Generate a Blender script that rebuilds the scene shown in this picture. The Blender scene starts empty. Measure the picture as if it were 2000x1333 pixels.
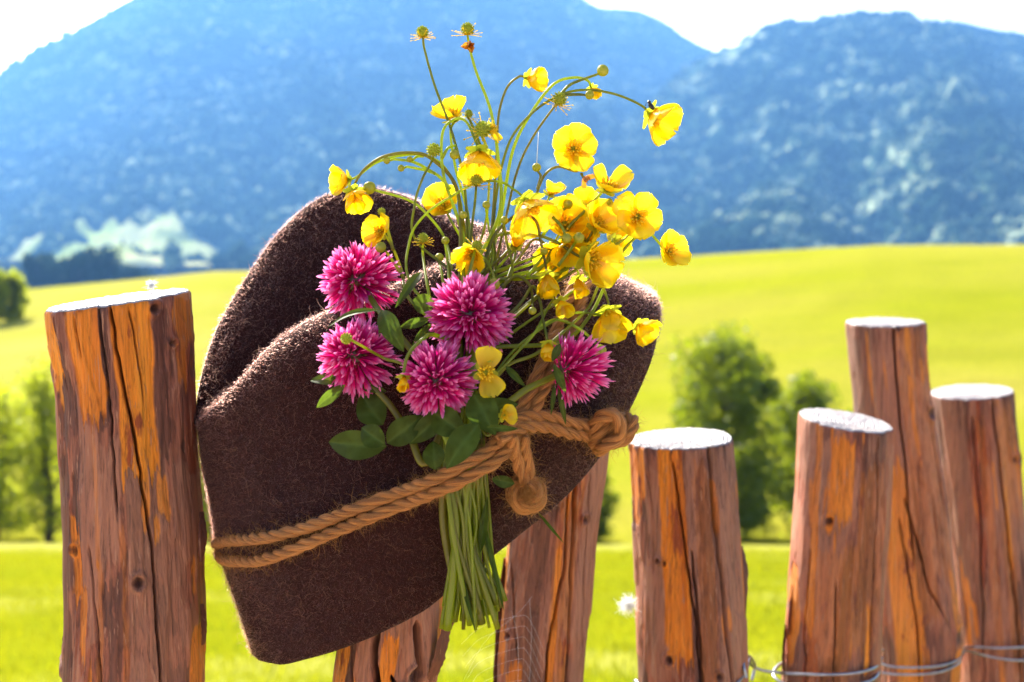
import bpy, bmesh, math, random
import numpy as np
from mathutils import Vector, Matrix, Quaternion
from mathutils.bvhtree import BVHTree

R = math.radians
random.seed(7); rng = np.random.default_rng(7)
scene = bpy.context.scene
COL = scene.collection

# ------------------------------------------------------------------ camera
F = 2500.0                       # focal length in photograph pixels (2000 wide)
CAM = Vector((0.0, 0.0, 1.30)); PITCH = R(-4.94)
RIGHT = Vector((1, 0, 0)); FWD = Vector((0, math.cos(PITCH), math.sin(PITCH))); UP = RIGHT.cross(FWD)
cd = bpy.data.cameras.new('camera'); cam = bpy.data.objects.new('camera', cd); COL.objects.link(cam)
cam.location = CAM; cam.rotation_euler = (R(90) + PITCH, 0, 0)
cd.sensor_width = 36; cd.lens = 36 * F / 2000; cd.clip_start = 0.02; cd.clip_end = 20000
cd.dof.use_dof = True; cd.dof.focus_distance = 0.585; cd.dof.aperture_fstop = 45 / 3.8
scene.camera = cam

# ------------------------------------------------------------------ light
SUN_AZ, SUN_EL = -26.0, 34.0       # degrees left of the view direction, above the horizon
to_sun = Vector((math.sin(R(SUN_AZ)) * math.cos(R(SUN_EL)), math.cos(R(SUN_AZ)) * math.cos(R(SUN_EL)), math.sin(R(SUN_EL))))
w = bpy.data.worlds.new('World'); scene.world = w; w.use_nodes = True
wn = w.node_tree.nodes; wl = w.node_tree.links
sky = wn.new('ShaderNodeTexSky'); sky.sky_type = 'NISHITA'; sky.sun_disc = False
sky.sun_elevation = R(SUN_EL); sky.sun_rotation = R(SUN_AZ); sky.air_density = 0.35; sky.dust_density = 5.0; sky.ozone_density = 0.5; sky.altitude = 700
bg = wn['Background']; bg.inputs[1].default_value = 0.15; wl.new(sky.outputs[0], bg.inputs[0])
sd = bpy.data.lights.new('sun', 'SUN'); sd.energy = 4.5; sd.angle = R(0.53); sd.color = (1.0, 0.94, 0.84)
so = bpy.data.objects.new('sun', sd); COL.objects.link(so); so.rotation_euler = to_sun.to_track_quat('Z', 'Y').to_euler()
vs = scene.view_settings; vs.view_transform = 'Standard'; vs.look = 'None'; vs.exposure = 2.1; vs.gamma = 1.0; vs.use_curve_mapping = False
cy = scene.cycles
cy.max_bounces = 8; cy.diffuse_bounces = 3; cy.glossy_bounces = 2; cy.transmission_bounces = 4; cy.transparent_max_bounces = 8; cy.volume_bounces = 0
cy.use_denoising = True; cy.sample_clamp_indirect = 6.0; cy.caustics_reflective = False; cy.caustics_refractive = False
cy.use_adaptive_sampling = True; cy.adaptive_threshold = 0.012

# ------------------------------------------------------------------ helpers
def P(x, y, d):
    return CAM + d * (RIGHT * ((x - 1000) / F) + UP * ((666.5 - y) / F) + FWD)
def PN(x, y, d):                      # the same for numpy arrays
    x, y, d = np.broadcast_arrays(np.asarray(x, float), np.asarray(y, float), np.asarray(d, float))
    r = np.array(RIGHT); u = np.array(UP); f = np.array(FWD)
    return np.array(CAM) + d[..., None] * (((x - 1000) / F)[..., None] * r + ((666.5 - y) / F)[..., None] * u + f)
def cdir(a, b, c):                    # a direction: right, up, towards the viewer
    return (RIGHT * a + UP * b - FWD * c).normalized()
def hsh(i, j, k, s=0):
    n = (i * 374761393 + j * 668265263 + k * 1274126177 + s * 362437) & 0xffffffff
    n = ((n ^ (n >> 13)) * 1103515245) & 0xffffffff
    n = ((n ^ (n >> 16)) * 2246822519) & 0xffffffff
    return ((n ^ (n >> 15)) & 0xffff) / 65535.0
def vn(x, y, z=0.0, s=0):             # value noise 0..1
    x, y, z = np.broadcast_arrays(np.asarray(x, float), np.asarray(y, float), np.asarray(z, float))
    i = np.floor(x).astype(np.int64); j = np.floor(y).astype(np.int64); k = np.floor(z).astype(np.int64)
    fx, fy, fz = x - i, y - j, z - k
    fx, fy, fz = [t * t * (3 - 2 * t) for t in (fx, fy, fz)]
    o = 0
    for a in (0, 1):
        for b in (0, 1):
            for c in (0, 1):
                o = o + hsh(i + a, j + b, k + c, s) * (fx if a else 1 - fx) * (fy if b else 1 - fy) * (fz if c else 1 - fz)
    return o
def fbm(x, y, z=0.0, n=4, s=0):
    o = 0; a = 0.5; t = 0
    for q in range(n):
        o = o + a * vn(x * 2 ** q, y * 2 ** q, np.asarray(z) * 2 ** q, s + q); t += a; a *= 0.5
    return o / t
def sst(a, b, x):
    t = np.clip((x - a) / (b - a), 0, 1); return t * t * (3 - 2 * t)
def mesh(name, V, Fc, mat=None, smooth=True, attrs=None):
    m = bpy.data.meshes.new(name)
    V = np.asarray(V, np.float32).reshape(-1, 3)
    if isinstance(Fc, np.ndarray):
        nf, k = Fc.shape
        m.vertices.add(len(V)); m.vertices.foreach_set('co', V.ravel())
        m.loops.add(nf * k); m.loops.foreach_set('vertex_index', Fc.astype(np.int32).ravel())
        m.polygons.add(nf); m.polygons.foreach_set('loop_start', np.arange(0, nf * k, k, dtype=np.int32))
        m.polygons.foreach_set('loop_total', np.full(nf, k, np.int32)); m.update(calc_edges=True)
    else:
        m.from_pydata([tuple(v) for v in V], [], Fc); m.update()
    m.polygons.foreach_set('use_smooth', np.full(len(m.polygons), smooth, bool))
    if mat: m.materials.append(mat)
    for k, v in (attrs or {}).items():
        a = m.attributes.new(k, 'FLOAT', 'POINT'); a.data.foreach_set('value', np.asarray(v, np.float32).ravel())
    return m
def obj(name, me, parent=None, M=None):
    o = bpy.data.objects.new(name, me); COL.objects.link(o)
    if parent is not None:
        o.parent = parent
        M = M or Matrix.Identity(4)
        o.matrix_basis = Matrix.Translation(-ORIGIN[parent.name]) @ M
        ORIGIN[o.name] = ORIGIN[parent.name] if M == Matrix.Identity(4) else Vector((0, 0, 0))
        # children of a part live in that part's space, which is world space shifted by the thing's base
        if M == Matrix.Identity(4): ORIGIN[o.name] = Vector((0, 0, 0))
    else:
        if M: o.matrix_basis = M
        ORIGIN[o.name] = Vector((0, 0, 0))
    return o
ORIGIN = {}
def tag(o, label=None, cat=None, group=None, kind=None):
    for k, v in (('label', label), ('category', cat), ('group', group), ('kind', kind)):
        if v: o[k] = v
    return o
def thing(name, loc, label, cat, group=None):
    e = bpy.data.objects.new(name, None); COL.objects.link(e); e.location = loc; e.empty_display_size = 0.02
    ORIGIN[e.name] = Vector(loc)
    return tag(e, label, cat, group)
def crom(pts, n, closed=False):
    p = np.asarray([tuple(q) for q in pts], float); m = len(p)
    out = []
    if closed: t = np.arange(n) * m / n
    else: t = np.linspace(0, m - 1, n)
    i = np.floor(t).astype(int)
    if not closed: i = np.minimum(i, m - 2)
    u = (t - i)[:, None]
    g = (lambda k: p[k % m]) if closed else (lambda k: p[np.clip(k, 0, m - 1)])
    p0, p1, p2, p3 = g(i - 1), g(i), g(i + 1), g(i + 2)
    if not closed:
        p0 = np.where((i == 0)[:, None], 2 * p1 - p2, p0); p3 = np.where((i == m - 2)[:, None], 2 * p2 - p1, p3)
    return 0.5 * (2 * p1 + (p2 - p0) * u + (2 * p0 - 5 * p1 + 4 * p2 - p3) * u ** 2 + (3 * p1 - p0 - 3 * p2 + p3) * u ** 3)
def frames(p, closed=False):
    T = np.gradient(p, axis=0)
    if closed: T = np.roll(p, -1, 0) - np.roll(p, 1, 0)
    T /= np.linalg.norm(T, axis=1)[:, None] + 1e-12
    N = np.zeros_like(T); a = np.array([0.0, 0, 1]) if abs(T[0, 2]) < 0.9 else np.array([1.0, 0, 0])
    v = a - T[0] * a.dot(T[0]); N[0] = v / np.linalg.norm(v)
    for i in range(1, len(p)):
        v = N[i - 1] - T[i] * N[i - 1].dot(T[i]); N[i] = v / (np.linalg.norm(v) + 1e-12)
    return T, N, np.cross(T, N)
def tube(p, r, k=8, cap=True, flat=1.0):
    p = np.asarray([tuple(q) for q in p], float); n = len(p)
    r = np.broadcast_to(np.asarray(r, float), (n,))
    T, N, B = frames(p)
    a = np.arange(k) * 2 * math.pi / k
    V = p[:, None] + r[:, None, None] * (np.cos(a)[None, :, None] * N[:, None] + flat * np.sin(a)[None, :, None] * B[:, None])
    V = V.reshape(-1, 3)
    i = np.arange(n - 1)[:, None] * k; j = np.arange(k)[None]; j2 = (j + 1) % k
    Fq = np.stack([i + j, i + j2, i + k + j2, i + k + j], -1).reshape(-1, 4)
    f = [tuple(q) for q in Fq]
    if cap:
        f.append(tuple(range(k - 1, -1, -1))); f.append(tuple(range((n - 1) * k, n * k)))
    return V, f
class MB:
    def __init__(s): s.v = []; s.f = []; s.a = []; s.n = 0
    def add(s, V, Fc, a=0.0):
        V = np.asarray(V, float).reshape(-1, 3)
        s.v.append(V); s.f += [tuple(int(i) + s.n for i in f) for f in Fc]; s.n += len(V)
        s.a.append(np.broadcast_to(np.asarray(a, float), (len(V),))); return s
    def mesh(s, name, mat, smooth=True, attr=None):
        return mesh(name, np.concatenate(s.v), s.f, mat, smooth, {attr: np.concatenate(s.a)} if attr else None)
def ball(c, r, nu=10, nv=7, sq=(1, 1, 1), axis=None):
    V = [(0, 0, -1)]; 
    for i in range(1, nv):
        t = -math.pi / 2 + math.pi * i / nv
        for j in range(nu): V.append((math.cos(t) * math.cos(2 * math.pi * j / nu), math.cos(t) * math.sin(2 * math.pi * j / nu), math.sin(t)))
    V.append((0, 0, 1)); f = []
    for j in range(nu):
        f.append((0, 1 + (j + 1) % nu, 1 + j)); L = 1 + (nv - 2) * nu; f.append((L + j, L + (j + 1) % nu, len(V) - 1))
        for i in range(nv - 2):
            b = 1 + i * nu; f.append((b + j, b + (j + 1) % nu, b + nu + (j + 1) % nu, b + nu + j))
    V = np.array(V) * np.array(sq) * r
    if axis is not None: V = V @ np.array(Vector(axis).to_track_quat('Z', 'Y').to_matrix()).T
    return V + np.array(tuple(c)), f

# ------------------------------------------------------------------ materials
def new_mat(name):
    m = bpy.data.materials.new(name); m.use_nodes = True; nt = m.node_tree; nt.nodes.clear()
    out = nt.nodes.new('ShaderNodeOutputMaterial')
    def N(t, **kw):
        n = nt.nodes.new(t)
        for k, v in kw.items():
            if k.startswith('i_'):
                n.inputs[k[2:].replace('_', ' ')].default_value = v
            else: setattr(n, k, v)
        return n
    return m, N, nt.links.new, out
def ramp(N, cols, interp='LINEAR'):
    r = N('ShaderNodeValToRGB'); e = r.color_ramp.elements; r.color_ramp.interpolation = interp
    while len(e) < len(cols): e.new(0.5)
    for q, (p, c) in zip(e, cols): q.position = p; q.color = (*c, 1)
    return r
def noise(N, L, scale, detail=3, coord='Object', vec=None, rough=0.55, w=None):
    tc = N('ShaderNodeTexCoord'); mp = N('ShaderNodeMapping'); L(tc.outputs[coord], mp.inputs[0])
    if vec: mp.inputs['Scale'].default_value = vec
    n = N('ShaderNodeTexNoise'); n.inputs['Scale'].default_value = scale; n.inputs['Detail'].default_value = detail; n.inputs['Roughness'].default_value = rough
    L(mp.outputs[0], n.inputs['Vector']); return n
def mixc(N, L, fac, a, b, mode='MIX'):
    m = N('ShaderNodeMix', data_type='RGBA', blend_type=mode)
    for s, v in ((0, fac), (6, a), (7, b)):
        if hasattr(v, 'default_value') or hasattr(v, 'links'): L(v, m.inputs[s])
        else: m.inputs[s].default_value = v if s == 0 else (*v, 1)
    return m.outputs[2]
def thin(name, col, trans_col, trans=0.5, rough=0.45, gloss=0.06, var=None, col2=None, scale=200, attr=None, attr_cols=None):
    """a thin leaf or petal: reflects and lets light through"""
    m, N, L, out = new_mat(name)
    n = noise(N, L, scale, 2)
    if attr:
        a = N('ShaderNodeAttribute', attribute_name=attr); rp = ramp(N, attr_cols); L(a.outputs['Fac'], rp.inputs[0]); base = rp.outputs[0]
    else: base = None
    c = mixc(N, L, n.outputs[0], col, col2 or tuple(v * 0.75 for v in col))
    if base: c = mixc(N, L, 0.85, c, base)
    d = N('ShaderNodeBsdfDiffuse'); L(c, d.inputs[0])
    t = N('ShaderNodeBsdfTranslucent')
    if base: L(base, t.inputs[0])
    else: t.inputs[0].default_value = (*trans_col, 1)
    mx = N('ShaderNodeMixShader'); mx.inputs[0].default_value = trans; L(d.outputs[0], mx.inputs[1]); L(t.outputs[0], mx.inputs[2])
    g = N('ShaderNodeBsdfGlossy'); g.inputs['Roughness'].default_value = rough; g.inputs[0].default_value = (1, 1, 1, 1)
    m2 = N('ShaderNodeMixShader'); m2.inputs[0].default_value = gloss; L(mx.outputs[0], m2.inputs[1]); L(g.outputs[0], m2.inputs[2])
    L(m2.outputs[0], out.inputs[0]); return m
def plain(name, col, rough=0.7, col2=None, scale=300, bump=0.0, metallic=0.0, vec=None):
    m, N, L, out = new_mat(name)
    b = N('ShaderNodeBsdfPrincipled'); n = noise(N, L, scale, 4, vec=vec)
    rp = ramp(N, [(0.3, col), (0.7, col2 or col)]); L(n.outputs[0], rp.inputs[0]); L(rp.outputs[0], b.inputs['Base Color'])
    b.inputs['Roughness'].default_value = rough; b.inputs['Metallic'].default_value = metallic
    if bump:
        bp = N('ShaderNodeBump'); bp.inputs['Strength'].default_value = 1; bp.inputs['Distance'].default_value = bump
        L(n.outputs[0], bp.inputs['Height']); L(bp.outputs[0], b.inputs['Normal'])
    L(b.outputs[0], out.inputs[0]); return m
M = {}
M['petal'] = thin('buttercup_petal', (0.85, 0.52, 0.003), (0.95, 0.68, 0.006), 0.70, 0.3, 0.025, col2=(0.9, 0.62, 0.006), scale=260, attr='tip', attr_cols=[(0.0, (0.75, 0.32, 0.002)), (0.25, (0.92, 0.56, 0.003)), (0.7, (0.95, 0.69, 0.006)), (1.0, (0.96, 0.76, 0.02))])
M['stamen'] = thin('buttercup_stamen', (0.95, 0.66, 0.02), (0.98, 0.80, 0.04), 0.6, 0.5, 0.02, col2=(0.9, 0.6, 0.02))
M['seed'] = thin('green_seed_head', (0.38, 0.42, 0.015), (0.62, 0.70, 0.03), 0.45, 0.5, 0.03, col2=(0.55, 0.52, 0.03))
M['bud'] = thin('green_bud', (0.30, 0.33, 0.015), (0.5, 0.52, 0.02), 0.4, 0.4, 0.04, col2=(0.50, 0.40, 0.01), scale=500)
M['stem'] = thin('flower_stem', (0.16, 0.21, 0.006), (0.64, 0.74, 0.02), 0.5, 0.35, 0.03, col2=(0.19, 0.20, 0.012), scale=90)
M['stem2'] = thin('olive_stem', (0.09, 0.115, 0.005), (0.46, 0.50, 0.02), 0.42, 0.35, 0.03, col2=(0.16, 0.14, 0.015), scale=60)
M['stem4'] = thin('brownish_stem', (0.17, 0.13, 0.012), (0.48, 0.44, 0.03), 0.42, 0.4, 0.03, col2=(0.09, 0.11, 0.006), scale=70)
M['stem3'] = thin('yellow_stem', (0.19, 0.20, 0.010), (0.62, 0.62, 0.03), 0.5, 0.4, 0.03, col2=(0.12, 0.15, 0.006), scale=60)
M['wither'] = thin('withered_petal', (0.55, 0.22, 0.02), (0.7, 0.3, 0.03), 0.4, 0.6, 0.02)
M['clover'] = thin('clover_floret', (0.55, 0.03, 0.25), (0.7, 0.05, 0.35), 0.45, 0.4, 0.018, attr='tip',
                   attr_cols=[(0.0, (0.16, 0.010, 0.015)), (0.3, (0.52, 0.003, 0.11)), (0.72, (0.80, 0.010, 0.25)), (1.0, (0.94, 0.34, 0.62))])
M['calyx'] = thin('clover_calyx', (0.16, 0.09, 0.02), (0.25, 0.14, 0.03), 0.3)
M['fluff'] = thin('white_fluff', (0.85, 0.85, 0.82), (0.9, 0.9, 0.88), 0.4)
M['web'] = plain('silk', (0.8, 0.8, 0.8), 0.3)
M['bug'] = plain('insect_shell', (0.02, 0.012, 0.008), 0.35)
M['wire'] = plain('zinc_wire', (0.42, 0.43, 0.46), 0.35, (0.25, 0.25, 0.27), 200, metallic=1.0)

def leaf_mat():
    m, N, L, out = new_mat('clover_leaf')
    a = N('ShaderNodeAttribute', attribute_name='vein'); n = noise(N, L, 120, 4)
    n_b = noise(N, L, 380, 5, rough=0.7); r_b = ramp(N, [(0.36, (0.45, 0.42, 0.3)), (0.55, (1, 1, 1))]); L(n_b.outputs[0], r_b.inputs[0])
    c = mixc(N, L, n.outputs[0], (0.022, 0.040, 0.004), (0.060, 0.080, 0.008)); c = mixc(N, L, 0.7, c, r_b.outputs[0], 'MULTIPLY')
    c = mixc(N, L, a.outputs['Fac'], c, (0.10, 0.15, 0.03))
    d = N('ShaderNodeBsdfPrincipled'); L(c, d.inputs['Base Color']); d.inputs['Roughness'].default_value = 0.6; d.inputs['Specular IOR Level'].default_value = 0.15
    t = N('ShaderNodeBsdfTranslucent'); t.inputs[0].default_value = (0.16, 0.26, 0.02, 1)
    mx = N('ShaderNodeMixShader'); mx.inputs[0].default_value = 0.35; L(d.outputs[0], mx.inputs[1]); L(t.outputs[0], mx.inputs[2])
    bp = N('ShaderNodeBump'); bp.inputs['Distance'].default_value = 0.0006; bp.inputs['Strength'].default_value = 0.6; L(a.outputs['Fac'], bp.inputs['Height']); L(bp.outputs[0], d.inputs['Normal'])
    L(mx.outputs[0], out.inputs[0]); return m
M['leaf'] = leaf_mat()

def felt_mat():
    m, N, L, out = new_mat('brown_wool_felt')
    n1 = noise(N, L, 34, 4); n2 = noise(N, L, 900, 5, rough=0.7)
    c = mixc(N, L, n1.outputs[0], (0.012, 0.0026, 0.0024), (0.022, 0.0054, 0.0048))
    r2 = ramp(N, [(0.42, (0, 0, 0)), (0.72, (1, 1, 1))]); L(n2.outputs[0], r2.inputs[0])
    c = mixc(N, L, r2.outputs[0], c, (0.042, 0.0115, 0.0095))
    b = N('ShaderNodeBsdfPrincipled'); L(c, b.inputs['Base Color']); b.inputs['Roughness'].default_value = 1.0
    b.inputs['Specular IOR Level'].default_value = 0.1
    b.inputs['Sheen Weight'].default_value = 0.08; b.inputs['Sheen Roughness'].default_value = 0.5; b.inputs['Sheen Tint'].default_value = (0.8, 0.55, 0.45, 1)
    bp = N('ShaderNodeBump'); bp.inputs['Distance'].default_value = 0.0008; bp.inputs['Strength'].default_value = 0.9
    L(n2.outputs[0], bp.inputs['Height']); L(bp.outputs[0], b.inputs['Normal']); L(b.outputs[0], out.inputs[0]); return m
M['felt'] = felt_mat()
def fibre_mat(name, col, tcol, tr=0.5):
    m, N, L, out = new_mat(name)
    d = N('ShaderNodeBsdfDiffuse'); d.inputs[0].default_value = (*col, 1)
    t = N('ShaderNodeBsdfTranslucent'); t.inputs[0].default_value = (*tcol, 1)
    mx = N('ShaderNodeMixShader'); mx.inputs[0].default_value = tr; L(d.outputs[0], mx.inputs[1]); L(t.outputs[0], mx.inputs[2])
    L(mx.outputs[0], out.inputs[0]); return m
def wool_mat():
    m, N, L, out = new_mat('felt_fibre')
    h = N('ShaderNodeBsdfHairPrincipled'); h.parametrization = 'COLOR'; h.inputs['Color'].default_value = (0.115, 0.028, 0.018, 1); h.inputs['Roughness'].default_value = 0.30; h.inputs['Radial Roughness'].default_value = 0.45
    L(h.outputs[0], out.inputs[0]); return m
M['felt_fibre'] = wool_mat()
M['stray'] = fibre_mat('pale_wool_fibre', (0.20, 0.10, 0.07), (0.42, 0.26, 0.20), 0.5)
M['rope_fibre'] = fibre_mat('rope_fibre', (0.45, 0.22, 0.07), (0.6, 0.36, 0.14))
def rope_mat():
    m, N, L, out = new_mat('jute_rope')
    a = N('ShaderNodeAttribute', attribute_name='u'); a2 = N('ShaderNodeAttribute', attribute_name='v')
    cx = N('ShaderNodeCombineXYZ'); L(a.outputs['Fac'], cx.inputs[0]); L(a2.outputs['Fac'], cx.inputs[1])
    n = N('ShaderNodeTexNoise'); n.inputs['Scale'].default_value = 1.0; n.inputs['Detail'].default_value = 4; L(cx.outputs[0], n.inputs['Vector'])
    rp = ramp(N, [(0.34, (0.10, 0.024, 0.004)), (0.46, (0.44, 0.15, 0.026)), (0.70, (0.74, 0.36, 0.11))]); L(n.outputs[0], rp.inputs[0])
    b = N('ShaderNodeBsdfPrincipled'); L(rp.outputs[0], b.inputs['Base Color']); b.inputs['Roughness'].default_value = 0.75
    bp = N('ShaderNodeBump'); bp.inputs['Distance'].default_value = 0.0010; L(n.outputs[0], bp.inputs['Height']); L(bp.outputs[0], b.inputs['Normal'])
    L(b.outputs[0], out.inputs[0]); return m
M['rope'] = rope_mat()

def wood_mat():
    m, N, L, out = new_mat('weathered_peeled_log')
    pe = N('ShaderNodeAttribute', attribute_name='peel'); kn = N('ShaderNodeAttribute', attribute_name='knot'); gr = N('ShaderNodeAttribute', attribute_name='grey')
    n1 = noise(N, L, 44, 6, vec=(1, 1, 0.07), rough=0.65); n2 = noise(N, L, 620, 6, vec=(1, 1, 0.022), rough=0.7); n3 = noise(N, L, 22, 4, vec=(1, 1, 0.22))
    n4 = noise(N, L, 520, 5, vec=(1, 1, 0.06), rough=0.65); n5 = noise(N, L, 90, 4, vec=(1, 1, 0.3))
    bark = ramp(N, [(0.30, (0.050, 0.017, 0.011)), (0.42, (0.16, 0.055, 0.032)), (0.50, (0.36, 0.12, 0.060)), (0.57, (0.20, 0.066, 0.036)), (0.64, (0.40, 0.095, 0.026)), (0.74, (0.36, 0.155, 0.090))]); L(n1.outputs[0], bark.inputs[0])
    red = ramp(N, [(0.50, (0, 0, 0)), (0.62, (1, 1, 1))]); L(n3.outputs[0], red.inputs[0])
    c = mixc(N, L, red.outputs[0], bark.outputs[0], (0.42, 0.075, 0.018)); 
    c = mixc(N, L, 0.45, c, bark.outputs[0])
    pl = N('ShaderNodeAttribute', attribute_name='plate'); d1 = ramp(N, [(0.0, (1, 1, 1)), (0.5, (0, 0, 0))]); L(pl.outputs['Fac'], d1.inputs[0]); d2 = ramp(N, [(0.5, (0, 0, 0)), (1.0, (0.62, 0.62, 0.62))]); L(pl.outputs['Fac'], d2.inputs[0])
    dk = mixc(N, L, 0.68, c, (0.085, 0.032, 0.019)); c = mixc(N, L, d1.outputs[0], c, dk); c = mixc(N, L, d2.outputs[0], c, (0.40, 0.165, 0.090))
    c = mixc(N, L, gr.outputs['Fac'], c, (0.34, 0.145, 0.080))
    wood = ramp(N, [(0.3, (0.56, 0.13, 0.008)), (0.55, (0.78, 0.24, 0.012)), (0.75, (0.84, 0.34, 0.03))]); L(n1.outputs[0], wood.inputs[0])
    strk = ramp(N, [(0.60, (0, 0, 0)), (0.66, (1, 1, 1))]); L(n5.outputs[0], strk.inputs[0])
    wd = mixc(N, L, strk.outputs[0], wood.outputs[0], (0.32, 0.065, 0.012))
    c = mixc(N, L, pe.outputs['Fac'], c, wd)
    fine = ramp(N, [(0.30, (0.22, 0.20, 0.20)), (0.48, (0.95, 0.95, 0.95)), (0.7, (1.25, 1.22, 1.18))]); L(n2.outputs[0], fine.inputs[0])
    c = mixc(N, L, 0.85, c, fine.outputs[0], 'MULTIPLY')
    fl = ramp(N, [(0.60, (0, 0, 0)), (0.66, (0.8, 0.8, 0.8))]); L(n4.outputs[0], fl.inputs[0])
    c = mixc(N, L, fl.outputs[0], c, (0.42, 0.20, 0.11))
    c = mixc(N, L, kn.outputs['Fac'], c, (0.07, 0.022, 0.010))
    b = N('ShaderNodeBsdfPrincipled'); L(c, b.inputs['Base Color']); b.inputs['Roughness'].default_value = 0.62; b.inputs['Specular IOR Level'].default_value = 0.35
    bp = N('ShaderNodeBump'); bp.inputs['Distance'].default_value = 0.0016; bp.inputs['Strength'].default_value = 0.8
    ad = N('ShaderNodeMath', operation='ADD'); L(n2.outputs[0], ad.inputs[0]); L(n1.outputs[0], ad.inputs[1]); L(ad.outputs[0], bp.inputs['Height']); L(bp.outputs[0], b.inputs['Normal'])
    L(b.outputs[0], out.inputs[0]); return m
M['wood'] = wood_mat()
def end_mat():
    m, N, L, out = new_mat('sawn_log_end')
    a = N('ShaderNodeAttribute', attribute_name='ring'); w_ = N('ShaderNodeMath', operation='SINE'); ml = N('ShaderNodeMath', operation='MULTIPLY'); ml.inputs[1].default_value = 75
    n = noise(N, L, 160, 5); ad = N('ShaderNodeMath', operation='ADD'); L(a.outputs['Fac'], ad.inputs[0])
    sc = N('ShaderNodeMath', operation='MULTIPLY'); sc.inputs[1].default_value = 0.10; L(n.outputs[0], sc.inputs[0]); L(sc.outputs[0], ad.inputs[1]); L(ad.outputs[0], ml.inputs[0]); L(ml.outputs[0], w_.inputs[0])
    rp = ramp(N, [(0.0, (0.24, 0.19, 0.17)), (0.6, (0.46, 0.41, 0.39)), (1.0, (0.54, 0.50, 0.48))]); mr = N('ShaderNodeMapRange'); mr.inputs[1].default_value = -1; L(w_.outputs[0], mr.inputs[0]); L(mr.outputs[0], rp.inputs[0])
    c = mixc(N, L, 0.35, rp.outputs[0], n.outputs[0], 'MULTIPLY')
    b = N('ShaderNodeBsdfPrincipled'); L(c, b.inputs['Base Color']); b.inputs['Roughness'].default_value = 0.6
    bp = N('ShaderNodeBump'); bp.inputs['Distance'].default_value = 0.0008; L(w_.outputs[0], bp.inputs['Height']); L(bp.outputs[0], b.inputs['Normal'])
    L(b.outputs[0], out.inputs[0]); return m
M['end'] = end_mat()

def ground_mat():
    m, N, L, out = new_mat('meadow')
    n1 = noise(N, L, 0.9, 5, vec=(0.35, 1, 1)); n2 = noise(N, L, 7, 5, rough=0.7); n3 = noise(N, L, 0.05, 4, vec=(0.5, 1.6, 1))
    st = N('ShaderNodeAttribute', attribute_name='straw_glow'); fa = N('ShaderNodeAttribute', attribute_name='far'); hill = N('ShaderNodeAttribute', attribute_name='hill')
    c = mixc(N, L, n1.outputs[0], (0.10, 0.135, 0.003), (0.22, 0.215, 0.008))
    hc = mixc(N, L, n1.outputs[0], (0.185, 0.215, 0.008), (0.27, 0.265, 0.012))
    h2 = ramp(N, [(0.4, (0, 0, 0)), (0.65, (1, 1, 1))]); L(n3.outputs[0], h2.inputs[0])
    hc = mixc(N, L, h2.outputs[0], hc, (0.29, 0.26, 0.035))
    c = mixc(N, L, hill.outputs['Fac'], c, hc)
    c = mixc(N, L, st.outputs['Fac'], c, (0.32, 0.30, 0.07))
    dk = ramp(N, [(0.3, (0.62, 0.66, 0.5)), (0.6, (1, 1, 1))]); L(n2.outputs[0], dk.inputs[0]); c = mixc(N, L, 0.8, c, dk.outputs[0], 'MULTIPLY')
    vo = N('ShaderNodeTexVoronoi'); vo.inputs['Scale'].default_value = 0.006; tc = N('ShaderNodeTexCoord'); mp = N('ShaderNodeMapping'); mp.inputs['Scale'].default_value = (1, 0.5, 0); L(tc.outputs['Object'], mp.inputs[0]); L(mp.outputs[0], vo.inputs['Vector'])
    fr = ramp(N, [(0.0, (0.10, 0.14, 0.03)), (0.35, (0.24, 0.26, 0.06)), (0.6, (0.38, 0.36, 0.16)), (0.8, (0.16, 0.2, 0.04)), (1.0, (0.45, 0.42, 0.25))], 'CONSTANT'); sp = N('ShaderNodeSeparateColor'); L(vo.outputs['Color'], sp.inputs[0]); L(sp.outputs[0], fr.inputs[0])
    c = mixc(N, L, fa.outputs['Fac'], c, fr.outputs[0])
    b = N('ShaderNodeBsdfDiffuse'); L(c, b.inputs[0]); L(b.outputs[0], out.inputs[0]); return m
M['ground'] = ground_mat()
M['grass'] = thin('meadow_grass', (0.125, 0.145, 0.004), (0.32, 0.33, 0.006), 0.45, 0.5, 0.02, col2=(0.17, 0.19, 0.006), scale=3)
M['foliage'] = thin('tree_leaf', (0.055, 0.09, 0.003), (0.26, 0.33, 0.005), 0.5, 0.5, 0.03, col2=(0.07, 0.11, 0.008), scale=4)
M['foliage2'] = thin('light_tree_leaf', (0.11, 0.15, 0.005), (0.42, 0.48, 0.008), 0.55, 0.5, 0.03, scale=4)
M['far_leaf'] = thin('distant_tree_leaf', (0.012, 0.030, 0.018), (0.02, 0.04, 0.02), 0.3, 0.6, 0.0, scale=1)
M['tree_bark'] = plain('tree_bark', (0.05, 0.035, 0.02), 0.9, (0.09, 0.06, 0.04), 30)
def forest_lit_wisps(N, L):
    tc = N('ShaderNodeTexCoord'); mp = N('ShaderNodeMapping'); mp.inputs['Rotation'].default_value = (0, R(38), 0); mp.inputs['Scale'].default_value = (0.34, 0.5, 1.0); L(tc.outputs['Object'], mp.inputs[0])
    n = N('ShaderNodeTexNoise'); n.inputs['Scale'].default_value = 0.05; n.inputs['Detail'].default_value = 3; n.inputs['Roughness'].default_value = 0.6; n.inputs['Distortion'].default_value = 0.6; L(mp.outputs[0], n.inputs['Vector'])
    rp = ramp(N, [(0.40, (0.010, 0.026, 0.016)), (0.54, (0.035, 0.065, 0.035)), (0.67, (0.30, 0.35, 0.20))]); L(n.outputs[0], rp.inputs[0]); return rp.outputs[0]  # pale wisps: backlit crown edges painted into the forest colour
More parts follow.
